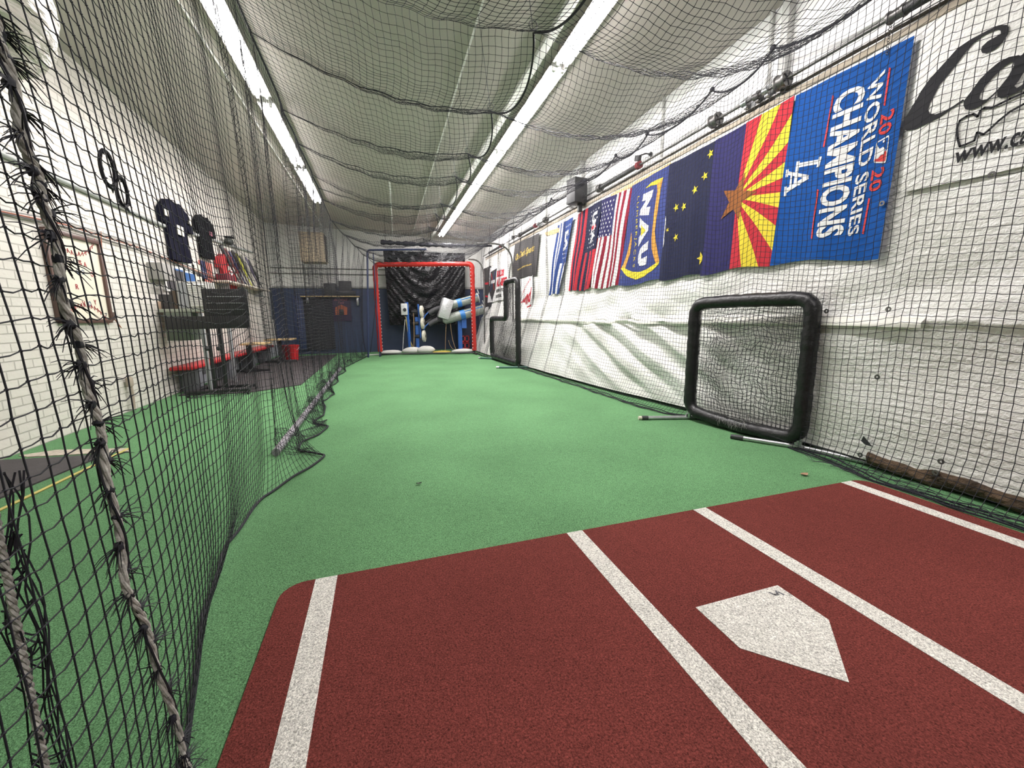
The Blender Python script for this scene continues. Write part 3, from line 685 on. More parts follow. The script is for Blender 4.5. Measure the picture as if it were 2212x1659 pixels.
def ws(put, Wd, Hd, inv):
    Z = lambda *c: quad(inv, *[(1680+x/1.903, 80+y/1.903) for x, y in c])
    one = lambda w, h: rrect(0, 0, w, h, .001, 1)
    for c in (((461, 125), (436, 278), (443, 280), (469, 127)), ((373, 655), (347, 800), (354, 802), (380, 657)), ((226, 240), (188, 455), (194, 458), (232, 243)), ((167, 632), (138, 836), (145, 838), (174, 634))):
        put(fill([[(0, 0), (1, 0), (1, 1), (0, 1)]], .2), Z(*c), 2)
    put(text2d('WORLD SERIES', 1, 1, bold=.022, L=.08), Z((374, 180), (288, 818), (332, 800), (447, 130)), 1)
    put(text2d('CHAMPIONS', 1, 1, bold=.035, L=.08), Z((236, 245), (161, 838), (270, 812), (366, 178)), 1)
    put(text2d('20', 1, 1, bold=.02), Z((425, 318), (411, 404), (464, 386), (487, 284)), 2)
    put(text2d('20', 1, 1, bold=.02), Z((386, 543), (372, 634), (425, 617), (443, 522)), 2)
    T = Z((405, 428), (392, 512), (446, 512), (462, 396))
    put(fill([rrect(-.0, -.0, 1, 1, .12, 4)], .2), T, 1, .004); put(fill([rrect(.06, .06, .56, .94, .08, 4)], .2), T, 0, .006); put(fill([rrect(.55, .06, .94, .94, .08, 4)], .2), T, 2, .006)
    put(fill([[(.12, .06), (.40, .36), (.36, .62), (.50, .86), (.66, .76), (.68, .52), (.80, .36), (.84, .06)]], .2), T, 1, .008)
    put(fill([[(.15+.05*math.cos(a), .62+.08*math.sin(a)) for a in [i*PI/4 for i in range(8)]]]), T, 1, .008)
    T = Z((42, 515), (28, 655), (150, 640), (186, 495))     # interlocking letters
    def st(x0, y0, x1, y1, w):
        d = Vector((x1-x0, y1-y0)).normalized(); n = Vector((-d.y, d.x))*w/2
        put(fill([[(x0+n.x, y0+n.y), (x1+n.x, y1+n.y), (x1-n.x, y1-n.y), (x0-n.x, y0-n.y)]], .2), T, 1)
    st(.14, .28, .14, .97, .13); st(.0, .95, .30, .95, .08); st(.02, .32, .72, .32, .10); st(.70, .28, .70, .50, .08)
    st(.30, .02, .54, .72, .10); st(.54, .72, .84, .02, .13); st(.34, .17, .78, .17, .07); st(.20, .02, .42, .02, .08); st(.70, .02, .98, .02, .08)
flag([(1982, 78), (1722, 207), (1667, 572), (1905, 555)], 0, ws, [DB, WH, RD], 'royal blue flag reading WORLD SERIES CHAMPIONS, largest and nearest of the row', seed=1)
def az(put, Wd, Hd, inv):
    sb, tc = .56, .50
    def edge(a):                                # ray from centre to flag border, a from -90..90 deg toward right
        dx, dy = -math.cos(a)/Wd, math.sin(a)/Hd; k = []
        if dx < -1e-6: k.append(sb/-dx)
        if dy > 1e-6: k.append((1-tc)/dy)
        if dy < -1e-6: k.append(tc/-dy)
        k = min(k); return (sb+dx*k, tc+dy*k)
    for i in range(13):
        a0 = -PI/2+PI*i/13; a1 = -PI/2+PI*(i+1)/13; P_ = [(sb, tc)]
        for k in range(4): P_.append(edge(a0+(a1-a0)*k/3))
        c = [(0, 0), (0, 1)]
        for cc, ang in zip(c, (-math.atan2(Hd*tc, Wd*sb), math.atan2(Hd*(1-tc), Wd*sb))):
            if a0 < ang < a1: P_ = [P_[0], edge(a0), (0, 0 if cc[1] == 0 else 1), edge(a1)]
        put(fill([P_], .1), ident, 1 if i % 2 == 0 else 2)
    R_ = .235; pts = [(sb-math.cos(i*PI/5)*(R_ if i % 2 == 0 else R_*.4)/Wd, tc+math.sin(i*PI/5)*(R_ if i % 2 == 0 else R_*.4)/Hd) for i in range(10)]
    put(fill([pts], .1), ident, 3, .007)
flag([(1722, 207), (1550, 303), (1518, 593), (1667, 572)], 0, az, [AZB, CRIM, YE, COP], 'flag with red and yellow rays around a copper star', seed=2.2)
def ak(put, Wd, Hd, inv):
    for (x, y), r in zip([(1534, 332), (1522, 381), (1503, 411), (1478, 446), (1461, 447), (1443, 495), (1459, 511), (1515, 559)], [.05]*5+[.03, .05, .075]):
        s, t = inv(x, y); put(fill([[(s+math.sin(i*PI/5+.3)*(r if i % 2 == 0 else r*.4)/Wd, t+math.cos(i*PI/5+.3)*(r if i % 2 == 0 else r*.4)/Hd) for i in range(10)]]), ident, 1)
flag([(1558, 299), (1450, 356), (1427, 605), (1524, 593)], 0, ak, [AKB, YE], 'midnight blue flag with eight scattered yellow stars', seed=3)
def nau(put, Wd, Hd, inv):
    # traced outline of the axe head border and letters (photo pixels)
    k = 952/260
    tr = lambda L: [inv(1330+a/k, 370+b/k) for a, b in L]
    put(fill([tr([(235, 135), (290, 85), (375, 48), (365, 75), (350, 97), (330, 105), (290, 112)])], .1), ident, 2)
    put(fill([tr([(330, 100), (365, 65), (375, 48), (362, 110), (350, 200), (335, 330), (315, 480), (320, 560), (330, 640), (343, 720), (318, 745), (305, 700), (290, 620), (290, 540), (300, 440), (310, 350), (322, 250), (333, 160)])], .1), ident, 3)
    put(fill([tr([(318, 735), (343, 720), (335, 745), (290, 795), (230, 830), (160, 848), (100, 825), (42, 775), (58, 745), (80, 765), (130, 785), (190, 790), (260, 775)])], .1), ident, 2)
    put(fill([tr([(42, 775), (65, 735), (95, 650), (115, 560), (127, 480), (130, 540), (120, 640), (100, 710), (82, 770), (60, 770)])], .1), ident, 3)
    K = lambda *c: quad(inv, *[(1330+x/k, 370+y/k) for x, y in c])
    put(text2d('N', 1, 1, bold=.09, L=.3), K((222, 180), (188, 345), (268, 345), (303, 145)), 1)
    put(text2d('A', 1, 1, bold=.09, L=.3), K((190, 362), (176, 590), (252, 535), (276, 362)), 1)
    put(text2d('U', 1, 1, bold=.09, L=.3), K((180, 602), (168, 750), (240, 738), (264, 550)), 1)
    put(fill([tr([(203, 420), (240, 465), (198, 508)])], .1), ident, 2, .007)
    s0, t0 = inv(1330+188/k, 370+195/k); s1, t1 = inv(1330+145/k, 370+750/k)
    vs, fs = text2d('LUMBERJACKS', 1, 1, bold=-.005, spacing=1.25, L=9); hh = .055
    put((vs, fs), lambda a, b: (s0+(s1-s0)*a+.02-(b-.5)*hh/Wd, t0+(t1-t0)*a), 2)
    s, t = inv(1342, 596); put(text2d('TM', .04, .02), rotd(s, t, Wd, Hd), 2)
    put(bar(-.012, .004, .03, .99), ident, 1)
flag([(1452, 354), (1370, 402), (1337, 618), (1429, 605)], 0, nau, [NAB, WH, YE, GO], 'slate blue flag reading NAU LUMBERJACKS inside a gold outline', seed=4)
def stripes(n, a, b, s_u, t_u, un): return lambda s, t: un if (s > s_u and t < t_u) else (a if int(s*n) % 2 == 0 else b)
def stars5(put, s0, s1, t0, t1, nx, ny_, Wd, Hd, mi, r=.022):
    for i in range(ny_):
        for j in range(nx - (i % 2)):
            s = s0+(s1-s0)*(j+.5+(i % 2)*.5)/nx; t = t0+(t1-t0)*(i+.5)/ny_
            put(fill([[(s+math.sin(k*PI/5)*(r if k % 2 == 0 else r*.42)/Wd, t+math.cos(k*PI/5)*(r if k % 2 == 0 else r*.42)/Hd) for k in range(10)]]), ident, mi)
def usa(put, Wd, Hd, inv): stars5(put, .5, .98, .03, .42, 5, 9, Wd, Hd, 0)
flag([(1368, 405), (1303, 433), (1272, 624), (1337, 618)], 0, usa, [WH, OLD, AZB], 'red and white striped national flag with a starred navy corner, hung sideways', seed=5, nu=52, mfn=stripes(13, 1, 0, .46, .42, 2), wav=.02)
def usr(put, Wd, Hd, inv):
    stars5(put, .03, .42, .05, .5, 4, 9, Wd, Hd, 0, .02)
    put(text2d('USA', .46, .16, bold=.05), rotd(.27, .1, Wd, Hd), 0, .007); put(bar(.07, .26, .25, .29), ident, 1, .009)
flag([(1305, 431), (1250, 463), (1228, 630), (1276, 624)], 0, usr, [WH, CRIM, AKB], 'red and navy striped flag with white USA letters', seed=6, nu=52, mfn=lambda s, t: 2 if (s < .46 and t < .52) else (1 if int(s*11) % 2 == 0 else 2), wav=.02)
def la(put, Wd, Hd, inv):
    stars5(put, .03, .45, .05, .52, 4, 8, Wd, Hd, 0, .02)
    put(text2d('LA', .34, .22, bold=.05), rotd(.42, .14, Wd, Hd), 0, .007)
LAB = FM('denim', (.035, .07, .24))
flag([(1243, 469), (1205, 487), (1187, 638), (1213, 633)], 0, la, [WH, LAB], 'narrow blue and white striped flag with white LA letters', seed=7, nu=48, mfn=lambda s, t: 1 if (s < .5 and t < .55) else (1 if int(s*9) % 2 == 0 else 0), wav=.03)
OND, GOLDP = mat('black_mesh_banner', (.035, .032, .032), rough=.6), FM('straw', (.62, .45, .13))
def ond(put, Wd, Hd, inv):
    T = lambda s0, t0, sl=0: (lambda a, b: (s0-a/Wd, t0-b/Hd-sl*a/Hd))
    put(text2d('On Deck Sports', 1.35, .20, bold=.03, shear=.3), T(.90, .52, .06), 1)
    put(text2d('www.ondecksports.com', 1.05, .06, bold=.02), T(.78, .78, .04), 1)
flag([(1168, 503), (1114, 527), (1107, 606), (1160, 593)], 0, ond, [OND, GOLDP], 'black banner with yellow script reading On Deck Sports', name='hanging_banner', cat='banner', seed=8, wav=.012)
def shd(put, Wd, Hd, inv):
    put(fill([[(.93, .12), (.62, .06), (.60, .62), (.76, .96), (.94, .66)]], .1), ident, 3)
    put(fill([[(.90, .16), (.88, .16), (.64, .66), (.67, .66)]], .1), ident, 1, .008); put(fill([[(.66, .14), (.69, .14), (.90, .68), (.88, .68)]], .1), ident, 2, .008)
    T = lambda s0, t0: (lambda a, b: (s0-a/Wd, t0-b/Hd))
    put(text2d('AXIOM', .5, .1, bold=.06), T(.88, .46), 0, .011)
    put(text2d('BUILDS', .72, .2, bold=.06), T(.58, .33), 1); put(text2d('ALL-BEST', 1.05, .24, bold=.06), T(.56, .60), 1)
    put(text2d('NEVER STOP', .95, .1, bold=.05), T(.56, .76), 3); put(text2d('IN OUTDOOR', .68, .1, bold=.05), T(.56, .92), 3)
flag([(1104, 565), (1060, 579), (1055, 653), (1094, 648)], 0, shd, [WH, CRIM, LAB, OND], 'white banner with a black shield and red lettering', name='hanging_banner', cat='banner', seed=9, wav=.012)
def rwl(put, Wd, Hd, inv):
    T = lambda s0, t0: (lambda a, b: (s0-a/Wd, t0-b/Hd-.22*a/Hd))
    put(text2d('Diamond', 1.12, .34, bold=.04, shear=.4), T(.98, .88), 1)
    put(fill([[(.75, .92), (.4, .78), (.08, .72), (.08, .76), (.4, .84), (.72, .99)]], .1), ident, 1)
    for i in range(7): put(fill([[(.62-.07*i, .42-.05*i), (.58-.07*i, .40-.05*i), (.60-.07*i, .32-.05*i)]], .1), ident, 1)
flag([(1152, 594), (1121, 605), (1114, 690), (1152, 682)], 0, rwl, [WH, CRIM], 'white banner with slanting red script behind the L screen', name='hanging_banner', cat='banner', seed=10, wav=.012)
def blk(put, Wd, Hd, inv):
    put(bar(.2, .8, .35, .40), ident, 1); put(bar(.3, .7, .66, .70), ident, 1)
flag([(1061, 574), (1046, 581), (1046, 665), (1061, 672)], 0, blk, [OND, CRIM], 'black banner with red marks, last in the row on the right wall', name='hanging_banner', cat='banner', seed=11, wav=.012)
# pale yellow cloths showing above the flags
for (c, lab) in (([(1228, 484), (1176, 503), (1180, 510), (1228, 496)], 'pale yellow cloth strip above the narrow striped flag'), ([(1450, 350), (1318, 420), (1320, 428), (1450, 358)], 'pale yellow cloth strip above the national flag')):
    q = [at(a, b, x=2.15) for a, b in c]; m = MB()
    m.grid(lambda u, v: tuple((q[0]*(1-u)+q[1]*u)*(1-v)+(q[3]*(1-u)+q[2]*u)*v+Vector((-.006*math.sin(u*30), 0, 0))), 24, 4)
    tag(m.build('cloth_strip', FM('buff', (.72, .52, .27)), ang=80), lab, 'cloth')

# --- line shaft above the flags
def shaft():
    t = thing('line_shaft', (2.08, 5, 3.1), 'long horizontal steel shaft with pulleys along the right wall', 'shaft')
    X, Z = 2.1, 3.155
    m = MB(); m.tube([(X, -2.5, Z), (X, 12.9, Z)], .014, 10); m.build('shaft', DSTEEL, t)
    for y0, y1 in ((-2.5, 1.02), (3.98, 5.0), (7.9, 8.9), (10.5, 12.1)):
        m = MB(); m.tube([(X, y0, Z), (X, y1, Z)], .034, 14); m.build('sleeve', mat('black_sleeve', (.045, .045, .045), rough=.5, bump=.3, bscale=60), t)
    for y, r in ((1.86, .062), (2.62, .062), (5.02, .055), (7.3, .055), (9.0, .05), (1.02, .04)):
        m = MB(); m.lathe([(.014, -.05), (r, -.05), (r*1.05, -.035), (r*.86, -.028), (r*.86, .028), (r*1.05, .035), (r, .05), (r*.8, .05), (r*.75, .02), (.02, .02), (.014, .05)], (X, y, Z), (0, 1, 0), 22)
        p = m.build('pulley', DSTEEL, t)
        m = MB()
        for k in range(5):
            a = k*2*PI/5; m.tube([(X, y-.052, Z), (X+r*.85*math.cos(a), y-.052, Z+r*.85*math.sin(a))], .006, 5)
        m.build('spoke', BLACKM, p)
    for y in (2.02, 2.12, 2.25, 6.1, 7.75): 
        m = MB(); m.box((X+.06, y, Z), (.12, .045, .10), bev=.01); m.lathe([(.014, -.03), (.03, -.03), (.03, .03), (.014, .03)], (X, y, Z), (0, 1, 0), 14); m.box((X+.10, y, Z-.11), (.02, .09, .16), bev=.006)
        m.build('bearing_bracket', STEEL if y != 2.12 else DSTEEL, t)
    for y in (3.97, 7.9, 10.7):
        m = MB(); m.lathe([(.014, -.03), (.05, -.03), (.05, -.01), (.03, .0), (.05, .01), (.05, .03), (.014, .03)], (X, y, Z), (0, 1, 0), 8); m.build('red_coupling', mat('dull_red_paint', (.22, .03, .035), rough=.5), t)
    m = MB()
    for i in range(12): m.tube(arc((X+.01, 1.06, Z-.03-i*.017), .009, 0, 2*PI, 8, (1, 0, 0) if i % 2 else (0, 1, 0), (0, 0, 1))[:-1], .0025, 4, closed=True)
    m.build('chain', DSTEEL, t)
shaft()
# speaker box and cameras
t = thing('box_speaker', (2.0, 5.9, 3.05), 'black box loudspeaker mounted above the red and navy flag', 'speaker')
p = at(1246, 414, x=2.0); y0 = p.y
m = MB(); m.box((2.0, y0, p.z), (.26, .26, .40), bev=.015, rot=Matrix.Rotation(.15, 3, 'Z')); b = m.build('cabinet', DARK, t)
m = MB(); m.lathe([(.05, 0), (.055, -.012), (.045, -.016), (.03, -.004), (.012, -.01), (0, -.012)], (2.03, y0-.131, p.z+.11), (0, 1, 0), 20); m.build('tweeter', BLACKM, b)
m = MB(); m.box((2.06, y0, p.z-.26), (.07, .07, .14), bev=.01); m.tube([(2.06, y0, p.z-.2), (2.23, y0, p.z-.2)], .02, 8); m.build('bracket', BLACKM, t)
for (px, py, lab, sc) in ((1378, 342, 'small dark floodlight on the wall above the NAU flag', 1.0), (1108, 513, 'small dark security camera near the black script banner', 1.15)):
    p = at(px, py, x=2.1); t = thing('security_camera', p, lab, 'camera')
    m = MB(); m.box(p, (.05*sc, .10*sc, .07*sc), bev=.008, rot=Matrix.Rotation(.3, 3, 'X')); m.build('body', DARK, t)
    m = MB(); m.tube([p+Vector((0, -.04, .02)), p+Vector((.05, -.1*sc, .03)), (2.235, p.y-.1*sc, p.z+.03)], .010*sc, 8); m.build('arm', BLACKM, t)
    m = MB(); m.lathe([(0, 0), (.03, 0), (.03, .012), (0, .012)], (2.22, p.y-.1*sc, p.z+.03), (1, 0, 0), 14); m.build('mount_plate', BLACKM, t)
p = at(1097, 532, x=2.12); m = MB(); m.box(p, (.14, .14, .16), bev=.01); tag(m.build('junction_box', WHITE), 'white electrical box on the wall under the security camera', 'electrical box')

# ================================================================ PROTECTIVE SCREENS
def pad_path(pts, r=.08, n=5):                # rounded-corner closed path
    o = []; N = len(pts)
    for i in range(N):
        a, b, c = Vector(pts[i-1]), Vector(pts[i]), Vector(pts[(i+1) % N])
        d1 = (a-b).normalized()*r; d2 = (c-b).normalized()*r; o += bez(b+d1, b, b+d2, n)
    out = []
    for i, p in enumerate(o):
        q = o[(i+1) % len(o)]; out.append(p); k = int((q-p).length/.04)
        out += [p.lerp(q, (j+1)/(k+1)) for j in range(k)]
    return out
def pad(path, r, seed=0, amt=.07):
    m = MB(); rr = random.Random(seed); rs = []; k = 0
    for i in range(len(path)): rs.append(r*(1+amt*math.sin(i*.9+seed)*.5+amt*math.sin(i*2.3+seed)*.6+rr.uniform(-amt, amt)*.35))
    m.tube(path, rs, 16, closed=True); return m
GREYN = mat('worn_black_twine', (.03, .028, .032), rough=.6)
def screen_net(A, B, zs, mask=None, cell=.036, slack=.05, seed=0, ln=.0015, jit=.006):
    """knotted net filling the frame from foot A to foot B, heights zs"""
    A, B = Vector(A), Vector(B); L = (B-A).length; n = (B-A).normalized().cross(Vector((0, 0, 1)))
    nu = int(L*1.12/cell); nv = int((zs[1]-zs[0])*1.25/cell); r = np.random.default_rng(seed)
    u, v = np.meshgrid(np.linspace(0, 1, nu+1), np.linspace(0, 1, nv+1), indexing='ij')
    e = np.minimum(1, 6*np.minimum(np.minimum(u, 1-u), np.minimum(v, 1-v)))
    bulge = slack*np.sin(PI*u)*np.sin(PI*v)*(1+.5*np.sin(u*9+seed)+.4*np.sin(v*7))
    uu = u+e*(r.normal(0, jit, u.shape)/L+.012*np.sin(v*13+seed)+.008*np.sin(v*29)); vv = v+e*(r.normal(0, jit, u.shape)+.012*np.sin(u*14+seed)+.008*np.sin(u*31))
    P = np.stack([A.x+(B.x-A.x)*uu+n.x*bulge, A.y+(B.y-A.y)*uu+n.y*bulge, zs[0]+(zs[1]-zs[0])*vv], -1)
    return P
# square screen
A, B = Vector((1.885, 2.50, 0)), Vector((2.045, 1.335, 0))
t = thing('square_screen', (A+B)/2, 'square black padded pitching screen standing on steel feet before the tarpaulin', 'screen')
zt, zb = 1.285, .115
path = pad_path([(A.x, A.y, zb), (A.x, A.y, zt-.01), (B.x, B.y, zt), (B.x, B.y, zb-.02)], .13, 6)
path = [p+Vector((0, 0, -.035*math.sin(PI*min(1, max(0, (A-p).xy.length/(A-B).xy.length)))*(1 if p.z < .4 else -.3))) for p in path]
pad(path, .063, 2, .06).build('padded_frame', BLACK, t)
P = screen_net(A.lerp(B, .045), A.lerp(B, .955), (zb+.03, zt-.04), seed=5, slack=.09, cell=.043)
netting('netting', P, t, r=.0026, mid=.14, kn=.005, material=GREYN)
for (P0, e0, e1) in ((A, at(1382, 907), Vector((2.09, 2.42, 0))), (B, at(1582, 948), Vector((2.2, .80, 0)))):
    e0 = Vector(e0); e0.z = .022; e1 = Vector((min(e1.x, 2.2), e1.y, .022)); c = Vector((P0.x, P0.y, .022))
    m = MB(); m.tube([e0, c, e1], .021, 14); leg = m.build('leg', STEEL, t)
    d = (e0-c).normalized(); m = MB(); m.tube([e0-d*.09, e0-d*.02], .026, 12); m.tube([e0-d*.02, e0+d*.015], .022, 12, mi=1)
    m.build('end_cap', [DARK, mat('cream_rubber', (.6, .56, .45)) if P0 is A else DARK], leg)
    m = MB(); m.tube([(P0.x, P0.y, .02), (P0.x, P0.y, .17)], .026, 14); m.box((P0.x-.03, P0.y, .05), (.02, .02, .03)); m.build('upright', STEEL, t)
m = MB(); rr = random.Random(3)
for k in range(60):
    f = rr.uniform(.35, .62); p = A.lerp(B, f); p.z = .10+rr.uniform(-.02, .05); p.x -= .06
    m.tube(bez(p, p+Vector((-.01, rr.uniform(-.02, .02), .01)), p+Vector((-.012, rr.uniform(-.03, .03), rr.uniform(-.06, .0))), 3), .0007, 3)
o = m.build('torn_fibres', mat('pale_fibre', (.4, .39, .37), rough=.9), t); o['kind'] = 'stuff'

# L-shaped screen
A, B = Vector((1.47, 9.55, 0)), Vector((1.535, 7.50, 0))
Mid = A.lerp(B, .60)
t = thing('pitching_screen', (A+B)/2, 'tall L shaped black padded pitching screen beside the right net', 'screen')
zt, zb, zl = 1.95, .10, 1.10
path = pad_path([(A.x, A.y, zb), (A.x, A.y, zl), (Mid.x, Mid.y, zl), (Mid.x, Mid.y, zt), (B.x, B.y, zt), (B.x, B.y, zb)], .12, 5)
pad(path, .062, 6, .06).build('padded_frame', BLACK, t)
P = screen_net(A.lerp(B, .02), B, (zb, zl), seed=8, slack=.04, cell=.034)
o = netting('netting', P, t, r=.0034, near=0, material=GREYN)
P = screen_net(Mid.lerp(B, .04), B, (zl, zt-.03), seed=9, slack=.03, cell=.034)
o = netting('netting', P, t, r=.0034, near=0, material=GREYN)
for i in range(12):
    for (a, z0, z1) in ((B, .2, 1.9), (A, .2, 1.05), (Mid, 1.15, 1.9)):
        m = MB(); m.box((a.x-.062, a.y+.02, z0+(z1-z0)*i/11), (.008, .012, .022)); m.build('lacing_tie', mat('white_tie', (.62, .62, .6)), t, smooth=False)
for (P0, e0) in ((A, at(1035, 775)), (B, at(1073, 796))):
    c = Vector((P0.x, P0.y, .024)); e0 = Vector((e0.x, e0.y, .024)); d = (e0-c).normalized(); e1 = c-d*.36
    m = MB(); m.tube([e0, e1], .024, 12); leg = m.build('leg', mat('green_pipe', (.03, .10, .075), rough=.4), t)
    m = MB(); m.tube([e0-d*.05, e0+d*.01], .027, 12); m.build('end_cap', STEEL, leg)
    m = MB(); m.tube([(P0.x, P0.y, .02), (P0.x, P0.y, .1)], .024, 10); m.build('upright', BLACKM, t)

# red framed screen at the far end
A, B = Vector((-1.42, 12.06, 0)), Vector((1.36, 11.30, 0)); zt = 2.70
t = thing('red_screen', (A+B)/2, 'large red padded frame with black net at the far end of the cage', 'screen')
AB = (B-A).normalized()
def red_arm(p, q, nm):
    p, q = Vector(p), Vector(q); n = int((q-p).length/.05); path = [p.lerp(q, i/n) for i in range(n+1)]
    m = MB(); m.tube(path, [.070*(1+.05*math.sin(i*1.7+p.x)+.04*math.sin(i*.6)) for i in range(n+1)], 14); return m.build(nm, RED, t)
At, Bt = Vector((A.x, A.y, zt)), Vector((B.x, B.y, zt-.0))
pl = red_arm((A.x, A.y, .12), At-Vector((0, 0, .05)), 'padded_post'); pr = red_arm((B.x, B.y, .12), Bt-Vector((0, 0, .05)), 'padded_post')
pt = red_arm(At+AB*.05, Bt-AB*.05, 'padded_crossbar')
for p, d in ((At, 1), (Bt, -1)):
    m = MB(); m.tube(bez(p-Vector((0, 0, .14)), p+Vector((0, 0, .01)), p+AB*d*.16, 8), .078, 14); m.build('corner_sleeve', RED, t)
TIE = mat('white_tie', (.62, .62, .6))
def tie(c, d):
    m = MB(); m.box(c, d); m.build('lacing_tie', TIE, t, smooth=False)
for i in range(24): tie((A.x+.075, A.y-.02, .2+i*.103), (.014, .014, .03)); tie((B.x-.06, B.y-.055, .2+i*.103), (.014, .014, .03))
for i in range(22): q = At.lerp(Bt, (i+.8)/22.6); tie((q.x, q.y-.03, q.z-.075), (.03, .014, .014))
P = screen_net(A+AB*.04, B-AB*.04, (.06, zt-.05), seed=12, slack=.10, cell=.046, jit=.004)
netting('netting', P, t, r=.0013, near=0)
m = MB(); m.tube([A+Vector((0, -.03, .05)), B+Vector((0, -.03, .05))], .022, 8); m.build('bottom_bar', BLACKM, t)
for p in (A, B):
    m = MB(); m.tube([p+Vector((.02, .35, .03)), p+Vector((0, -.32, .03))], .03, 10); m.tube([p+Vector((0, 0, .03)), p+Vector((0, 0, .16))], .032, 10); leg = m.build('leg', BLACKM, t)
m = MB(); a = A+Vector((-.45, .12, .02)); m.tube([a, A+Vector((.02, .05, .03))], .018, 8); m.build('foot_rail', TIE, t)

# sandbags behind the red frame
SB = mat('sandbag_cloth', (.60, .60, .56), rough=.8, bump=.4, bscale=30); SBY = mat('yellow_sack', (.45, .36, .06), rough=.7, bump=.4, bscale=30)
for i, (px, w, h, mt_, lab) in enumerate(((845, .34, .07, SB, 'flat white sandbag beside the left post of the red frame'), (892, .30, .11, SB, 'plump white sandbag left of the wheeled machine post'), (922, .28, .125, SB, 'tallest white sandbag under the machine wheels'), (957, .30, .05, SBY, 'flat yellow sack between the white sandbags'), (1003, .36, .075, SB, 'white sandbag beside the right post of the red frame'))):
    f = (px-823)/(1024-823); c = A.lerp(B, f)+Vector((0, .27, h*.85))
    m = MB(); m.blob(c, (w, .15, h), 22, 12, bumpy=.06, seed=i)
    o = tag(m.build('sandbag', mt_, ang=80), lab, 'sandbag', 'sandbags along the foot of the red frame')
    o.location.z = 0.0

# black plastic sheet hung behind the frame
PL = mat('black_plastic', (.004, .004, .005), rough=.15, bump=.8, bscale=12, bdist=.025, spec=.22, stretch=(1, 1, 1.8))
def sheet(u, v):
    x = -1.14+2.66*u+.07*v*(1-2*u); z = 3.27-2.38*v-.0*u
    d = .015*math.sin(u*29+v*5)*(.3+v)+.012*math.sin(u*47+v*31)
    cat_ = v-.55*math.sin(PI*u)                # swags hanging in curves from the two upper corners
    d += .018*math.sin(cat_*26+math.sin(u*9))*math.sin(PI*u)**.6+.008*math.sin(cat_*61+u*7)
    return (x, 13.12+d*.8, z)
m = MB(); m.grid(sheet, 90, 80); tag(m.build('plastic_sheet', PL, ang=80), 'wrinkled glossy black plastic sheet hung on the back wall', 'sheet')

# ================================================================ PITCHING MACHINES
Y = 12.45
ap = lambda px, py, y=Y: at(px, py, y=y)
t = thing('pitching_machine', (-.2, Y, 0), 'blue three wheeled pitching machine behind the red frame', 'pitching machine')
p0, p1 = ap(878.5, 653), ap(886, 756); m = MB(); m.tube([p0, (p1.x, p1.y, .03)], .045, 4); m.build('post', BLUEP, t)
c = ap(873, 668); m = MB(); m.box(c+Vector((0, -.03, 0)), (.2, .10, .36), bev=.015); cb = m.build('control_box', mat('pale_steel', (.62, .63, .63), rough=.4), t)
m = MB(); m.lathe([(0, 0), (.055, 0), (.05, -.03), (0, -.03)], c+Vector((.01, -.08, -.02)), (0, 1, 0), 14); m.build('dial', BLACKM, cb)
p0, p1 = ap(901, 690), ap(903, 756); m = MB(); m.box(((p0.x+p1.x)/2, Y+.1, .58), (.10, .10, 1.14)); m.box(((p0.x+p1.x)/2, Y+.1, .03), (.5, .5, .05)); m.build('pedestal', BLUEP, t, smooth=False)
p0, p1 = ap(903, 657), ap(909, 730); m = MB(); d = (p1-p0); m.tube([p0, p1], .028, 6); m.tube([p0.lerp(p1, .5)+Vector((0, .1, 0)), ap(901, 700)+Vector((0, .1, 0))], .03, 6); m.build('wheel_rail', BLUEP, t)
WHL = mat('cream_rubber_wheel', (.66, .63, .52), rough=.55)
for i, (px, py) in enumerate(((911, 673), (913, 698), (916, 726))):
    c = ap(px, py); ax = Vector((1, -.28, .03)).normalized(); m = MB()
    m.lathe([(.03, -.05), (.15, -.05), (.185, -.035), (.19, 0), (.185, .035), (.15, .05), (.03, .05)], c, ax, 28); w = m.build('wheel', WHL, t)
    m = MB(); m.lathe([(0, -.06), (.05, -.06), (.06, -.02), (.06, .02), (.05, .06), (0, .06)], c, ax, 14); m.build('hub', BLACKM, w)
    m = MB(); m.lathe([(0, -.02), (.055, -.02), (.06, .0), (.06, .16), (.03, .18), (0, .18)], c-ax*.30, ax, 14); m.tube([c-ax*.12, c], .018, 8, mi=1); m.build('motor', [BLACKM, STEEL], t)
for i, (x0, y0_, x1, y1_, x2, y2_, colr) in enumerate(((876, 683, 884, 720, 889, 752, 'y'), (877, 684, 880, 735, 897, 756, 'y'), (893, 676, 896, 730, 893, 757, 'o'), (875, 690, 871, 730, 870, 757, 'w'))):
    col = {'y': mat('yellow_cord', (.45, .36, .12)), 'o': mat('brown_cord', (.34, .22, .12)), 'w': mat('white_cord', (.5, .5, .48))}[colr]
    m = MB(); m.tube(bez(ap(x0, y0_), ap(x1, y1_), ap(x2, y2_), 14), .012, 6); m.build('cord', col, t)
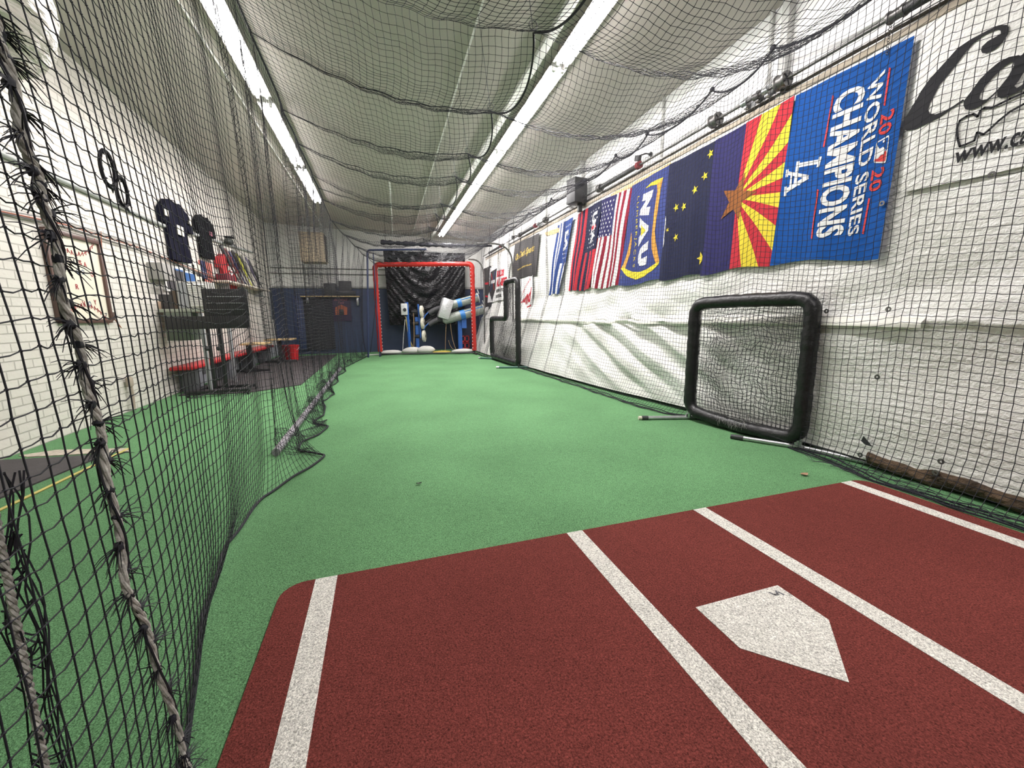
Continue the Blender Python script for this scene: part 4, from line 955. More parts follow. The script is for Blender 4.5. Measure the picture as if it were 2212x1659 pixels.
# ball feeders
t = thing('ball_feeder', (1.13, Y, 0), 'pair of angled grey ball feeder tubes on a blue stand', 'ball feeder')
GT = mat('grey_green_tube', (.24, .27, .24), rough=.35, var=.3, vscale=3); SILV = mat('silver_tape', (.62, .63, .64), rough=.3, metal=.3, bump=.6, bscale=10, bdist=.02)
HOSE = mat('corrugated_hose', (.055, .055, .06), rough=.6); BT = mat('blue_tape', (.02, .17, .48), rough=.4)
for i, (a, b, r, hs_) in enumerate((((958, 664), (1033, 643), .135, ((944, 665), (926, 677))), ((962, 690), (1044, 668), .155, ((952, 684), (926, 701))))):
    a = ap(*a, y=Y-.05*i); b = ap(*b, y=Y-.05*i); ax = (b-a).normalized(); L = (b-a).length
    m = MB(); m.lathe([(r*.45, -.1), (r*.9, -.04), (r, 0), (r, L), (r*.93, L), (r*.93, L*.5), (0, L*.5)], a, ax, 24); tb = m.build('tube', GT, t)
    m = MB(); m.lathe([(r+.004, L*.38), (r+.006, L*.38), (r+.006, L*.50), (r+.004, L*.50)], a, ax, 24); m.box(a+ax*L*.72+Vector((0, -r*.8, r*.6)), (L*.5, .02, .03), rot=Vector((1, 0, 0)).rotation_difference(ax).to_matrix()); m.build('tape_band', BT, tb)
    m = MB(); m.lathe([(r+.01, L-.03), (r+.03, L-.03), (r+.03, L), (r+.01, L), (r+.01, L-.03)], a, ax, 24); m.box(b+Vector((.0, 0, r+.06)), (.02, .05, .16), rot=Matrix.Rotation(-.35, 3, 'Y')); m.build('rim', TIE, tb)
    h0, h1 = ap(*hs_[0]), ap(*hs_[1]); pa = bez(a-ax*.08, h0, h1, 26)
    m = MB(); m.tube(pa, [.075*(1+.10*(k % 2)) for k in range(len(pa))], 12); m.build('hose', HOSE, tb)
    m = MB(); e = h1; 
    for s in (-1, 1): m.tube([e+Vector((0, s*.05, .05)), e+Vector((-.12, s*.05, -.07)), e+Vector((-.16, s*.03, -.16))], .016, 6)
    m.tube([e+Vector((-.1, -.05, -.05)), e+Vector((-.1, .05, -.05))], .016, 6); m.build('fork', BLUEP, tb)
c = ap(958, 666); m = MB(); m.box(c+Vector((.05, -.05, -.02)), (.36, .42, .66), bev=.05, rot=Matrix.Rotation(.33, 3, 'Y')); m.build('tape_wrap', SILV, t)
p0, p1 = ap(992, 688), ap(993, 757); m = MB(); m.box((p0.x+.02, Y+.08, .55), (.13, .12, 1.08)); m.box((p0.x+.02, Y+.08, .02), (.5, .4, .04)); m.box((p0.x+.15, Y+.02, .92), (.16, .14, .3)); m.build('stand', BLUEP, t, smooth=False)
for (a, b, c_) in (((964, 697), (962, 730), (962, 758)), ((973, 696), (975, 735), (986, 757)), ((969, 735), (972, 752), (984, 758))):
    m = MB(); m.tube(bez(ap(*a), ap(*b), ap(*c_), 12), .010, 6); m.build('cord', mat('brown_cord', (.34, .22, .12)), t)
p = ap(1007, 740); 
for k, z in enumerate((.16, .40)):
    m = MB(); x = p.x+.02
    for dx, w in ((-.135, .03), (.135, .03), (0, .05)): m.box((x+dx, Y+.45, z), (w, .3, .22))
    m.box((x, Y+.45, z+.09), (.30, .3, .03)); m.box((x, Y+.45, z-.09), (.30, .3, .05)); m.box((x, Y+.58, z), (.30, .02, .22)); 
    tag(m.build('milk_crate', REDP, smooth=False), 'red plastic crate, %s of the two behind the feeder stand' % ('lower' if k == 0 else 'upper'), 'crate', 'red crates behind the feeder')
m = MB(); m.box((1.55, 13.05, .62), (.78, .5, 1.22), bev=.12); tag(m.build('navy_pad', mat('navy_vinyl', (.012, .018, .055), rough=.5)), 'dark navy padded block at the far right corner', 'pad')

# ---------------------------------------------------------------- far end poles and rolled net
t = thing('rolled_net', (-.1, 11, 3.2), 'black rolled net bundle lashed across the far end overhead', 'net')
a, b = at(822, 523, y=11), at(1062, 531, y=11); n = 50
m = MB(); m.tube([a.lerp(b, i/n)+Vector((0, 0, -.03*math.sin(PI*i/n))) for i in range(n+1)], [(.055 if i < n*.75 else .03)*(1+.25*math.sin(i*1.9)+.15*math.sin(i*.7)) for i in range(n+1)], 10); m.build('bundle', NET, t)
for i in (2, 20, 38, 49):
    p = a.lerp(b, i/n); m = MB(); m.tube([p, (p.x+.02, p.y+.03, ceil_z(p.x, p.y)-.002)], .006, 5); m.build('hanging_tie', NET, t)
t = thing('pole_frame', (-1.6, 11.6, 0), 'thin dark blue pole frame at the far left of the cage', 'frame')
PB = mat('dark_blue_pole', (.02, .03, .08), rough=.4)
a, b, c = at(795, 762, y=11.6), at(793, 540, y=11.6), at(921, 539, y=11.6)
m = MB(); m.tube([(a.x, 11.6, 0), b-Vector((0, 0, .12))]+bez(b-Vector((0, 0, .1)), b, b+Vector((.1, 0, 0)), 6)+[c], .028, 10); m.build('pole', PB, t)
a = at(806, 545, y=11.6); m = MB(); m.tube([(a.x, 11.65, 0), (a.x, 11.65, a.z)], .016, 8); m.build('pole', PB, t)
m = MB(); m.tube(bez(at(798, 545, y=11.5), at(790, 560, y=11.5), at(812, 570, y=11.5), 8)+bez(at(812, 570, y=11.5), at(816, 640, y=11.5), at(800, 762, y=11.5), 12), .008, 5); m.build('cord', NET, t)
for i, (L, lab) in enumerate(([(1062, 527), (1085, 528), (1104, 545), (1108, 566), (1109, 640)], 'bent grey conduit bow over the white shield banner'), ([(1008, 560), (1030, 561), (1044, 578), (1046, 600), (1046, 756)], 'bent grey conduit bow beside the black end banner')) if False else enumerate((([(1030, 526), (1062, 526), (1088, 530), (1104, 547), (1107, 566), (1108, 640)], 'bent grey conduit bow over the white shield banner'), ([(1010, 560), (1030, 561), (1043, 576), (1046, 600), (1046, 750)], 'bent grey conduit bow beside the black end banner'))):
    pass
for L, yy, lab in (([(1030, 526), (1062, 525), (1088, 530), (1104, 548), (1107, 572), (1108, 640)], 9.2, 'bent grey conduit bow before the white shield banner'), ([(1012, 560), (1030, 561), (1042, 574), (1046, 600), (1047, 740)], 11.4, 'bent grey conduit bow beside the black end banner')):
    q = [at(a, b, y=yy) for a, b in L]; path = [q[0]]
    for i in range(1, len(q)-1): path += bez(q[i].lerp(q[i-1], .5), q[i], q[i].lerp(q[i+1], .5), 5)
    path += [q[-1], Vector((q[-1].x, yy, .05))]
    m = MB(); m.tube(path, .022, 8); tag(m.build('bent_conduit', DSTEEL), lab, 'pipe')

# far back wall fittings
def pbox(px0, py0, px1, py1, y, dep, mt_, name, parent=None, bev=.006):
    a, b = at(px0, py1, y=y), at(px1, py0, y=y); m = MB()
    m.box(((a.x+b.x)/2, y+dep/2, (a.z+b.z)/2), (abs(b.x-a.x), dep, abs(b.z-a.z)), bev=bev); return m.build(name, mt_, parent)
t = thing('unit_heater', (-2.9, 12, 2.8), 'beige box heater with dark louvres hanging near the back wall', 'heater')
a, b = at(650, 565, y=12.0), at(698, 502, y=12.0)
m = MB(); m.box(((a.x+b.x)/2, 12.28, (a.z+b.z)/2), (b.x-a.x, .56, b.z-a.z), bev=.012); m.build('casing', mat('beige_enamel', (.36, .29, .20), rough=.55), t)
m = MB()
for k in range(13): m.box((b.x+.012, 12.28, a.z+.06+k*(b.z-a.z-.12)/12), (.03, .5, .02), rot=Matrix.Rotation(.5, 3, 'Y'))
m.build('louvres', mat('dark_louvre', (.05, .04, .035), rough=.5), t, smooth=False)
m = MB(); 
for x in (a.x+.1, b.x-.1): m.tube([(x, 12.28, b.z-.02), (x, 12.28, ceil_z(x, 12.28)-.002)], .01, 6)
m.build('hanger_rods', STEEL, t)
t = thing('display_shelf', (-2.6, 13.4, 1.85), 'thin pale wall shelf carrying two dark boxes on the back wall', 'shelf')
pbox(648, 639, 776, 641, 13.28, .3, WOOD, 'board', t, .003); pbox(771, 641, 774, 660, 13.4, .15, STEEL, 'bracket', t, .003); pbox(662, 641, 665, 655, 13.4, .15, STEEL, 'bracket', t, .003)
for (r_, lab) in (((701, 612, 724, 639), 'dark box on the wall shelf, left of the two'), ((733, 607, 758, 639), 'taller dark box on the wall shelf')):
    o = pbox(*r_, 13.3, .2, DARK, 'stereo_box', None, .01); tag(o, lab, 'electronics')
o = pbox(722, 628, 768, 638.5, 13.27, .03, BLACKM, 'radio', None, .005); tag(o, 'long low black radio on the shelf front edge', 'electronics'); o.location.z += 0
t = thing('poster', (-2.6, 13.5, 1.2), 'dark purple poster with red band and orange house shape', 'poster')
PU = mat('purple_poster', (.035, .018, .055), rough=.6)
pbox(717, 636, 756, 694, 13.54, .02, PU, 'sheet', t, .002); pbox(717, 635, 756, 641, 13.525, .015, mat('poster_red', (.28, .02, .04)), 'red_band', t, .002)
a = [at(x, y, y=13.52) for x, y in ((724, 680), (724, 664), (737, 658), (750, 664), (750, 680))]
m = MB(); m.add(a+[p+Vector((0, .015, 0)) for p in a], [(0, 1, 2, 3, 4), (9, 8, 7, 6, 5)]+[(i, (i+1) % 5, 5+(i+1) % 5, 5+i) for i in range(5)]); m.build('house_print', mat('orange_print', (.40, .10, .04)), t, smooth=False)
pbox(733, 668, 742, 680, 13.505, .01, BLACKM, 'arch_print', t, .001)
for k, (x, y, s, w) in enumerate(((721, 650, 'Baseball', 30), (730, 656, 'Park', 14))):
    vs, fs = text2d(s, 1, 1, bold=.03, shear=.3, L=9); m = MB(); m.add([tuple(at(x+a_*w, y-b_*5, y=13.53)) for a_, b_ in vs], fs); m.build('lettering', mat('pink_print', (.30, .10, .14)), t, smooth=False)
o = pbox(664, 643, 716, 756, 13.48, .05, mat('dark_curtain', (.028, .028, .032), rough=.9, bump=.8, bscale=6, stretch=(4, 4, .3), bdist=.05), 'door_curtain', None, .01); tag(o, 'dark curtain hung in the doorway of the back wall', 'curtain')
o = pbox(643, 640, 662, 756, 13.5, .05, mat('navy_door', (.03, .045, .11), rough=.5), 'door_1', None, .01); tag(o, kind='structure')
m = MB(); m.box((-1.0, 13.55, 2.14), (7.0, .04, .05)); tag(m.build('trim_12', mat('grey_ledge', (.30, .30, .29))), kind='structure')
for i, z in enumerate((2.55, 2.72)):
    m = MB(); m.tube([(-4.5, 13.56, z), (-1.0, 13.56, z)], .012, 6); tag(m.build('cable', DSTEEL), '%s thin cable run across the white back wall' % ('lower', 'upper')[i], 'cable')

# ================================================================ LEFT WALL SIDE
XW = XL
def wq(px, py, x=XL+.03): return at(px, py, x=x)
# framed baseball print
t = thing('framed_print', (XW, 4.65, 1.2), 'brown framed baseball stitch print with hand lettering on the brick wall', 'picture')
y0, y1, z0, z1 = 4.33, 5.18, 1.17, 2.09; FR = mat('brown_frame', (.10, .055, .045), rough=.4)
for nm, c, d in (('frame_side', ((y0+y1)/2, z0), (y1-y0, .045)), ('frame_side', ((y0+y1)/2, z1), (y1-y0, .045)), ('frame_side', (y0, (z0+z1)/2), (.045, z1-z0)), ('frame_side', (y1, (z0+z1)/2), (.045, z1-z0))):
    m = MB(); m.box((XW+.025, c[0], c[1]), (.05, d[0], d[1]), bev=.006); m.build(nm, FR, t)
m = MB(); m.box((XW+.015, (y0+y1)/2, (z0+z1)/2), (.02, y1-y0, z1-z0)); m.build('print_sheet', CREAM, t, smooth=False)
m = MB(); STI = mat('red_stitch', (.35, .04, .05))
cy, cz = (y0+y1)/2, (z0+z1)/2
for s in (-1, 1):
    for k in range(17):
        a = -1.15+2.3*k/16; r = .40; py_ = cy+r*math.sin(a)*1.0; pz_ = cz+s*(.62-r*math.cos(a)*.85)
        for sg in (-1, 1): m.box((XW+.028, py_+sg*.008, pz_), (.004, .006, .05), rot=Matrix.Rotation(-s*a*.8+sg*.45, 3, 'X'))
m.build('stitching', STI, t, smooth=False)
for (s, yy, zz, c) in (('O', 4.62, 1.80, 0), ('L', 4.70, 1.79, 0), ('S', 4.78, 1.79, 1), ('A', 4.86, 1.78, 1), ('O', 4.72, 1.69, 2), ('O', 4.80, 1.69, 2), ('O', 4.95, 1.68, 1), ('R', 4.66, 1.52, 1), ('V', 4.72, 1.34, 1), ('O', 4.82, 1.34, 2), ('Y', 4.92, 1.36, 1), ('7', 5.08, 1.21, 0)):
    vs, fs = text2d(s, .05, .055, bold=.02, L=9); m = MB(); m.add([(XW+.028, yy+a, zz+b) for a, b in vs], fs)
    m.build('letter', [mat('black_ink', (.05, .05, .06)), STI, mat('blue_ink', (.08, .12, .22))][c], t, smooth=False)
# conduits and cables on the brick wall
m = MB(); m.tube([wq(-80, 300), wq(0, 330), wq(350, 486), wq(440, 512), wq(545, 545)], .028, 10); tag(m.build('conduit', mat('grey_conduit', (.42, .43, .42), rough=.4)), 'thick grey conduit running along the brick wall', 'pipe')
for i, (off, c, d) in enumerate(((0, (.3, .3, .3), 'grey'), (7, (.36, .12, .08), 'reddish'), (12, (.08, .08, .08), 'black'))):
    m = MB(); m.tube([wq(-60, 438+off*.6), wq(0, 452+off*.6), wq(140, 478+off), wq(300, 528+off), wq(375, 560+off*.7), wq(470, 600+off*.5)], .007, 6)
    tag(m.build('cable', mat('cable_'+d, c)), 'thin %s cable strung along the brick wall' % d, 'cable')
m = MB(); m.tube([wq(218, 500), wq(222, 600), wq(240, 680), wq(262, 708)], .006, 6); tag(m.build('cable', mat('cable_orange', (.42, .16, .10))), 'orange cable dropping beside the framed print', 'cable')
m = MB(); p = wq(243, 683); m.box(p, (.03, .06, .10), bev=.008); tag(m.build('power_outlet', mat('brown_outlet', (.08, .05, .04))), 'small brown outlet below the framed print', 'outlet')
m = MB(); p = wq(280, 850); m.tube([p+Vector((.02, 0, .22)), p+Vector((.02, .02, .0)), p+Vector((.03, -.02, -.2))], .02, 8); m.box(p+Vector((.02, 0, .15)), (.05, .08, .12), bev=.01); tag(m.build('pipe_stub', mat('worn_pipe', (.36, .30, .24), rough=.8)), 'short worn pipe stub at the foot of the brick wall', 'pipe')

# jerseys hung on the wall
def jersey(rect, mt_, name, label, deco=None, x=XL+.05, lean=0):
    px0, py0, px1, py1 = rect; a, b = at(px0, (py0+py1)/2, x=x), at(px1, (py0+py1)/2, x=x); ym = (a.y+b.y)/2; w = (b.y-a.y)
    top = at((px0+px1)/2, py0, x=x).z; bot = at((px0+px1)/2, py1, x=x).z; H = top-bot
    O = [(-.12, 1), (-.30, .97), (-.5, .80), (-.50, .58), (-.36, .56), (-.33, .66), (-.32, .3), (-.34, 0), (-.1, -.02), (.1, .0), (.34, .01), (.32, .3), (.33, .66), (.36, .56), (.50, .56), (.5, .80), (.30, .97), (.12, 1), (0, .95)]
    vs, fs = fill([[(ym+p[0]*w, bot+p[1]*H) for p in O]], .07)
    t = thing(name, (x-.04, ym, bot), label, 'jersey')
    m = MB(); f = lambda y, z: .035+.016*math.sin((y-ym)/w*19+z*2)+.012*math.sin(z*12+y*9)
    m.add([(x+f(y, z), y, z) for y, z in vs]+[(x-.03, y, z) for y, z in vs], fs+[tuple(i+len(vs) for i in q[::-1]) for q in fs])
    n0 = len(m.v); nO = len(O); ring = [(ym+p[0]*w, bot+p[1]*H) for p in O]
    m.add([(x+f(y, z), y, z) for y, z in ring]+[(x-.03, y, z) for y, z in ring], [(i, (i+1) % nO, nO+(i+1) % nO, nO+i) for i in range(nO)])
    m.build('cloth', mt_, t, ang=80)
    for (s0, t0, ww, hh, c, txt) in (deco or []):
        m = MB(); yy, zz = ym+s0*w, bot+t0*H
        if txt: v2, f2 = text2d(txt, ww*w, hh*H, bold=.06, L=9); m.add([(x+f(yy+a_, zz+b_)+.012, yy+a_, zz+b_) for a_, b_ in v2], f2)
        else: m.box((x+.062, yy, zz), (.008, ww*w, hh*H), bev=.003)
        m.build('print', c, t, smooth=False)
    m = MB(); m.tube([(x-.04, ym, top+.03), (x+.02, ym, top+.02), (x+.03, ym, top-.03)], .006, 6); m.build('hook', BLACKM, t)
INK = mat('ink_navy_cloth', (.008, .008, .018), rough=.9, spec=.1, bump=.3, bscale=10, bdist=.03); JB = mat('black_cloth', (.007, .007, .009), rough=.9, spec=.1, bump=.3, bscale=10, bdist=.03)
JR = mat('red_cloth', (.42, .025, .03), rough=.8, bump=.3, bscale=10, bdist=.03)
jersey((350, 440, 410, 562), INK, 'hanging_jersey', 'dark jersey with cream patches hung highest on the brick wall', [(-.02, .52, .22, .16, CREAM, None), (-.42, .72, .12, .1, CREAM, None), (.38, .74, .1, .08, CREAM, None)])
jersey((424, 470, 460, 556), JB, 'hanging_jersey', 'black jersey with a small pink mark on the brick wall', [(.16, .62, .16, .1, mat('pink_print', (.30, .10, .14)), None)])
jersey((470, 553, 512, 625), JR, 'hanging_jersey', 'red jersey with white letters RS and number 7', [(-.1, .55, .34, .14, WHITE, 'RS'), (.0, .32, .12, .2, WHITE, '7')])
p = wq(494, 522, XL+.15); t = thing('baseball_hat', p, 'small dark cap hanging on the wall conduit', 'cap')
m = MB(); m.blob(p, (.09, .12, .08), 14, 8); m.build('crown', mat('dark_green_cloth', (.03, .035, .03)), t); m = MB(); m.box(p+Vector((.0, .06, .10)), (.16, .2, .03), bev=.012); m.build('peak', JB, t)

# hanging wrinkled white bag, top left
t = thing('hanging_bag', (-3.25, 2.1, 2.6), 'large wrinkled white plastic bag hanging at the top left behind the net', 'bag')
BAG = mat('white_film', (.80, .72, .66), rough=.35, bump=.9, bscale=5, bdist=.06, stretch=(1, 1, 3.5), spec=.6)
c = at(70, 60, x=-3.25)
def bag(u, v):
    a = 2*PI*u; z0_, z1_ = at(100, 178, x=-3.25).z, 3.72; h = v; z = z0_+(z1_-z0_)*h
    r = (1-(1-min(1, h*3.2))**2.4)**.5 if h < .3125 else 1-.15*(h-.3)
    r = max(r, .001)*(1+.018*math.sin(a*17+z*6)+.03*math.sin(z*31+a*3)+.012*math.sin(z*67))
    return (-3.3+.22*r*math.cos(a), 2.06+.40*r*math.sin(a)+.12*h+.0, z+.10*math.cos(a+1.2)*(1-h)**2)
m = MB(); m.grid(bag, 72, 60); m.build('film', BAG, t, ang=80)
m = MB(); m.tube([(-3.3, 2.18, 3.7), (-3.3, 2.18, ceil_z(-3.3, 2.2)-.002)], .012, 8); m.build('hanger', STEEL, t)

# desk with clutter against the wall
YD = 6.55
t = thing('work_desk', (-4.2, YD, 0), 'grey green topped work desk against the brick wall', 'desk')
a, b = at(306, 672, y=YD), at(446, 672, y=YD); zt_ = a.z
TOPM = mat('grey_green_top', (.30, .33, .26), rough=.5)
xa, xb = XL+.03, b.x
m = MB(); m.box(((xa+xb)/2, YD+.45, zt_), (xb-xa, 1.3, .05), bev=.008); m.build('desktop', TOPM, t)
for x in (xb-.035,):
    for y in (YD-.14, YD+1.04): m = MB(); m.box((x, y, (zt_-.03)/2), (.05, .05, zt_-.03), bev=.006); m.build('leg', MOUSE, t)
m = MB(); m.box((xa+.25, YD-.1, zt_-.24), (.34, .3, .42), bev=.01); m.build('drawer_box', mat('olive_box', (.10, .12, .09)), t)
def dbox(px0, py0, px1, py1, y, dep, mt_, nm, lab, cat_, grp='clutter on the work desk', snap=True):
    a, b = at(px0, py1, y=y), at(px1, py0, y=y); h = abs(b.z-a.z); z = (a.z+b.z)/2
    if snap: z = zt_+.025+h/2
    m = MB(); m.box(((a.x+b.x)/2, y+dep/2, z), (abs(b.x-a.x), dep, h), bev=.008); o = m.build(nm, mt_); tag(o, lab, cat_, grp); return o
BOXES = [((316, 655, 344, 672), 6.45, (.42, .30, .22), 'storage_box', 'small tan box at the left end of the desk', 'box'),
         ((346, 640, 372, 672), 6.5, (.05, .045, .045), 'storage_box', 'black box on the desk beside the small tan box', 'box'),
         ((374, 632, 388, 672), 6.5, (.10, .07, .05), 'storage_box', 'tall brown box on the desk left of the slatted heater', 'box')]
for r_, y, c, nm, lab, ct in BOXES: dbox(*r_, y, .22, mat('box_%d' % int(c[0]*100), c, rough=.6), nm, lab, ct)
t = thing('slatted_heater', (-3.8, 6.6, zt_), 'grey white cabinet heater with slatted front on the desk', 'heater')
a, b = at(390, 690, y=6.45), at(446, 608, y=6.45); a.z = zt_+.025
m = MB(); m.box(((a.x+b.x)/2, 6.62, (a.z+b.z)/2), (b.x-a.x, .34, b.z-a.z), bev=.012); m.build('casing', mat('grey_enamel', (.50, .49, .46), rough=.45), t)
m = MB(); n = 13
for k in range(n): m.box((a.x+(b.x-a.x)*.66, 6.44, a.z+.05+(b.z-a.z-.1)*k/(n-1)), ((b.x-a.x)*.58, .03, .013), rot=Matrix.Rotation(.5, 3, 'X'))
m.build('slats', WHITE, t, smooth=False)
m = MB(); m.box((a.x+(b.x-a.x)*.2, 6.445, (a.z+b.z)/2), ((b.x-a.x)*.3, .01, (b.z-a.z)*.9)); m.build('side_panel', MOUSE, t, smooth=False)
for k, (r_, c, lab) in enumerate((((318, 622, 345, 640), (.04, .045, .045), 'black helmet bag on the upper desk shelf, left one'), ((348, 622, 378, 642), (.06, .055, .06), 'dark bag on the upper desk shelf, right one'))):
    a, b = at(r_[0], r_[3], y=6.9), at(r_[2], r_[1], y=6.9); m = MB(); m.blob(((a.x+b.x)/2, 6.98, (a.z+b.z)/2), (abs(b.x-a.x)/2, .13, abs(b.z-a.z)/2), 16, 10, bumpy=.05, seed=k)
    tag(m.build('gear_bag', mat('bag_%d' % k, c, rough=.7)), lab, 'bag', 'bags on the upper desk shelf')
t = thing('desk_shelf', (-4.2, 7.0, zt_), 'dark open shelf standing on the back of the desk', 'shelf')
a, b = at(312, 640, y=6.85), at(384, 640, y=6.85)
m = MB(); m.box(((a.x+b.x)/2, 7.0, a.z), (b.x-a.x, .3, .025)); m.build('board', BLACKM, t, smooth=False)
for x in (a.x+.02, b.x-.02): m = MB(); m.box((x, 7.0, (a.z+zt_)/2+.012), (.025, .28, a.z-zt_-.04)); m.build('side_panel', BLACKM, t, smooth=False)
for (r_, c, lab, y) in (((326, 573, 350, 603), (.30, .29, .27), 'grey box fixed on the brick wall above the desk', None),):
    a, b = wq(r_[0], r_[3]), wq(r_[2], r_[1]); m = MB(); m.box((XW+.09, (a.y+b.y)/2, (a.z+b.z)/2), (.18, abs(b.y-a.y), abs(b.z-a.z)), bev=.01); tag(m.build('breaker_box', mat('grey_box', c)), lab, 'electrical box')
def wall_poster(r_, layers, lab, nm='poster', frame=None):
    a, b = wq(r_[0], r_[3]), wq(r_[2], r_[1]); t = thing(nm, (XW, (a.y+b.y)/2, min(a.z, b.z)), lab, 'poster')
    y0, y1, z0, z1 = min(a.y, b.y), max(a.y, b.y), min(a.z, b.z), max(a.z, b.z)
    m = MB(); m.box((XW+.012, (y0+y1)/2, (z0+z1)/2), (.024, y1-y0, z1-z0)); m.build('sheet', layers[0], t, smooth=False)
    for k, (u0, u1, v0, v1, mt_) in enumerate(layers[1:]):
        m = MB(); m.box((XW+.028, y0+(y1-y0)*(u0+u1)/2, z0+(z1-z0)*(v0+v1)/2), (.006, (y1-y0)*(u1-u0), (z1-z0)*(v1-v0))); m.build('printed_patch', mt_, t, smooth=False)
PBK, PBL = mat('dark_print', (.05, .045, .05)), mat('blue_print', (.03, .10, .28)); PRD = mat('salmon_print', (.55, .16, .13))
wall_poster((358, 580, 400, 628), [WHITE, (.12, .88, .08, .84, PBK), (.12, .88, .84, .9, PBL)], 'white framed dark picture on the brick wall above the desk')
wall_poster((402, 572, 420, 622), [WHITE, (.1, .9, .2, .6, PBL), (.1, .9, .06, .12, PRD)], 'small white poster with a blue block')
wall_poster((422, 575, 440, 626), [CREAM, (.3, .7, .55, .7, PBK), (.3, .6, .25, .4, PBK)], 'cream poster with black figures')
wall_poster((441, 570, 458, 632), [PRD, (.0, .42, .45, 1, NAVY)], 'navy and salmon banner poster')
wall_poster((590, 627, 602, 690), [mat('slate_sheet', (.06, .075, .10), rough=.4)], 'dark slate panel on the white wall beside the red bucket')

# black rolling stand with dark panels
YR = 7.02
t = thing('rolling_stand', (-4.0, YR, 0), 'black rolling stand with wide dark panels beside the desk', 'stand')
def yb(px0, py0, px1, py1, y, dep, mt_, nm, par, bev=.008):
    a, b = at(px0, py1, y=y), at(px1, py0, y=y); m = MB(); m.box(((a.x+b.x)/2, y+dep/2, (a.z+b.z)/2), (abs(b.x-a.x), dep, abs(b.z-a.z)), bev=bev); return m.build(nm, mt_, par)
PAN = mat('black_panel', (.011, .011, .012), rough=.45)
YP = 6.1
yb(441, 624, 531, 684, YP, .05, PAN, 'upper_panel', t); yb(358, 682, 536, 712, YP-.02, .05, PAN, 'lower_panel', t)
for k in range(3): yb(446, 640+k*14, 529, 641.2+k*14, YP-.008, .01, MOUSE, 'panel_seam', t, .001)
for px in (447, 472):
    a = at(px, 712, y=YP+.06); m = MB(); m.box((a.x, YP+.09, a.z/2+.16), (.045, .045, a.z+.2-.12), bev=.006); m.build('post', BLACKM, t)
    m = MB(); m.blob((a.x-.03, YP+.06, a.z*.72), (.035, .035, .035), 10, 8); m.build('clamp_knob', DARK, t)
a, b = at(398, 846, y=YP), at(540, 843, y=YP)
m = MB(); m.box(((a.x+b.x)/2, YP+.03, .075), (abs(b.x-a.x), .06, .05), bev=.01); m.box(((a.x+b.x)/2, YP+.5, .075), (abs(b.x-a.x)*.9, .05, .05), bev=.01)
for f in (.12, .5, .88): m.box((a.x+(b.x-a.x)*f, YP+.26, .075), (.05, .5, .04), bev=.008)
m.build('base_frame', BLACKM, t)
for f in (.04, .96):
    for y in (YP+.03, YP+.5):
        m = MB(); m.lathe([(0, -.015), (.028, -.015), (.028, .015), (0, .015)], (a.x+(b.x-a.x)*f, y, .028), (1, 0, 0), 14); m.build('caster', DARK, t)
# two small plywood topped tables
for (r_, y, pxc, fl, lab) in (((478, 742, 573, 747), 8.9, 531, (496, 562), 'plywood topped pedestal table, nearer of the pair'), ((566, 732, 631, 737), 10.8, 602, (556, 604), 'plywood topped pedestal table, farther of the pair')):
    a, b = at(r_[0], r_[3], y=y), at(r_[2], r_[1], y=y); cx = at(pxc, 780, y=y).x; zt2 = (a.z+b.z)/2
    t = thing('pedestal_table', (cx, y, 0), lab, 'table', 'pedestal tables beside the red bench')
    x0 = max(XW+.3, a.x)
    m = MB(); m.box(((x0+b.x)/2, y+.3, zt2), (b.x-x0, .6, .035), bev=.006); m.build('tabletop', WOOD, t)
    m = MB(); m.box((cx, y+.3, zt2/2), (.09, .09, zt2-.03), bev=.01); m.build('post', BLACKM, t)
    m = MB(); m.box((cx, y+.3, .04), (.75, .09, .06), bev=.012); m.box((cx, y+.3, .04), (.09, .6, .06), bev=.012); m.build('base', BLACKM, t)
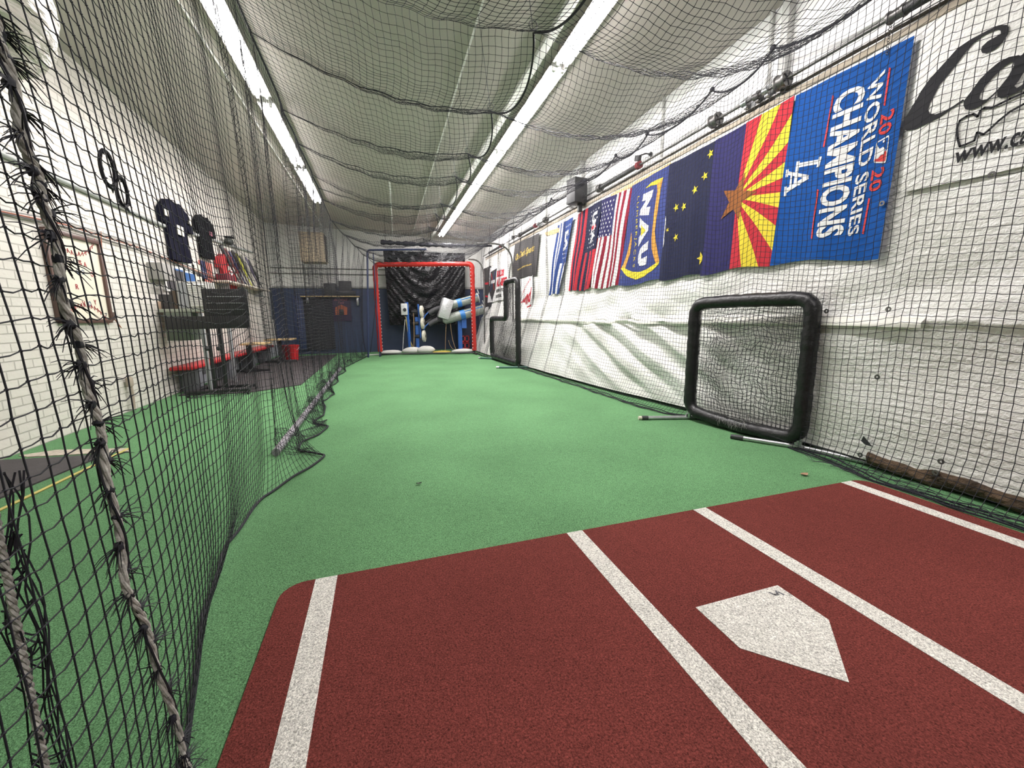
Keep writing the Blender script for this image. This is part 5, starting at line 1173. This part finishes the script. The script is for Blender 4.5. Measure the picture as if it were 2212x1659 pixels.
# red bench
t = thing('red_bench', (-4.1, 9, 0), 'long red padded bench standing along the brick wall', 'bench')
zB = .45; a = at(455, 790, z=zB); b = at(405, 790, z=zB); yn = a.y
x0, x1 = XW+.04, -4.19
m = MB(); m.box(((x0+x1)/2, yn+2.6, zB-.03), (x1-x0, 5.2, .06), bev=.02); m.build('seat', REDP, t)
for k in range(4):
    m = MB(); m.box(((x0+x1)/2, yn+.35+1.5*k, .195), (x1-x0-.08, .16, .39), bev=.01); m.build('leg', mat('slate_paint', (.15, .155, .17), rough=.5), t)
c = at(628, 770); m = MB(); c = Vector((at(628, 755, y=11.6).x, 11.6, .012)); z = .42
t = thing('red_bucket', c, 'round red bucket on the floor at the end of the bench', 'bucket')
m.lathe([(0, 0), (.17, 0), (.215, z-.03), (.225, z-.03), (.225, z), (.20, z), (.165, .03), (0, .03)], c, (0, 0, 1), 28); m.build('pail', REDP, t)
m = MB(); m.tube(arc(c+Vector((0, 0, z-.03)), .228, .2, PI-.2, 14, (1, 0, 0), (0, -.7, -.7)), .005, 6); m.build('handle', STEEL, t)

# bat shelf with leaning bats
t = thing('bat_shelf', (-4.35, 9.6, 2.0), 'narrow pale shelf on the brick wall under the leaning bats', 'shelf')
y0 = 8.7
m = MB(); m.box((XW+.16, y0+1.7, 1.93), (.30, 3.4, .035), bev=.006); m.build('board', mat('pale_board', (.62, .56, .48)), t)
for k in range(3): m = MB(); m.box((XW+.1, y0+.4+1.3*k, 1.83), (.18, .03, .17)); m.build('bracket', MOUSE, t, smooth=False)
m = MB(); m.box((XW+.16, y0+.35, 2.02), (.22, .5, .13), bev=.03); tag(m.build('folded_towel', mat('maroon_cloth', (.13, .02, .03), rough=.9)), 'folded maroon cloth on the bat shelf', 'towel')
BATC = [(.03, .03, .035), (.12, .04, .04), (.03, .03, .09), (.05, .04, .04), (.42, .42, .06), (.04, .04, .04), (.35, .33, .3), (.06, .05, .09), (.03, .03, .03)]
BL = ['black', 'maroon', 'navy', 'dark brown', 'yellow', 'charcoal', 'pale grey', 'violet', 'matt black']
for k, (cc, nm) in enumerate(zip(BATC, BL)):
    y = y0+.72+.24*k; p = Vector((XW+.24, y+.22, 1.955)); q = Vector((XW+.05, y-.10, 2.72-.03*(k % 3))); ax = (q-p).normalized(); L = (q-p).length
    m = MB(); m.lathe([(0, 0), (.024, 0), (.026, .01), (.014, .03), (.013, .22), (.022, .40), (.033, .52), (.034, L-.03), (.02, L), (0, L)], p, ax, 14)
    tag(m.build('baseball_bat', mat('bat_'+nm.replace(' ', '_'), cc, rough=.35)), '%s bat leaning in the row on the wall shelf' % nm, 'bat', 'bats leaning on the wall shelf')
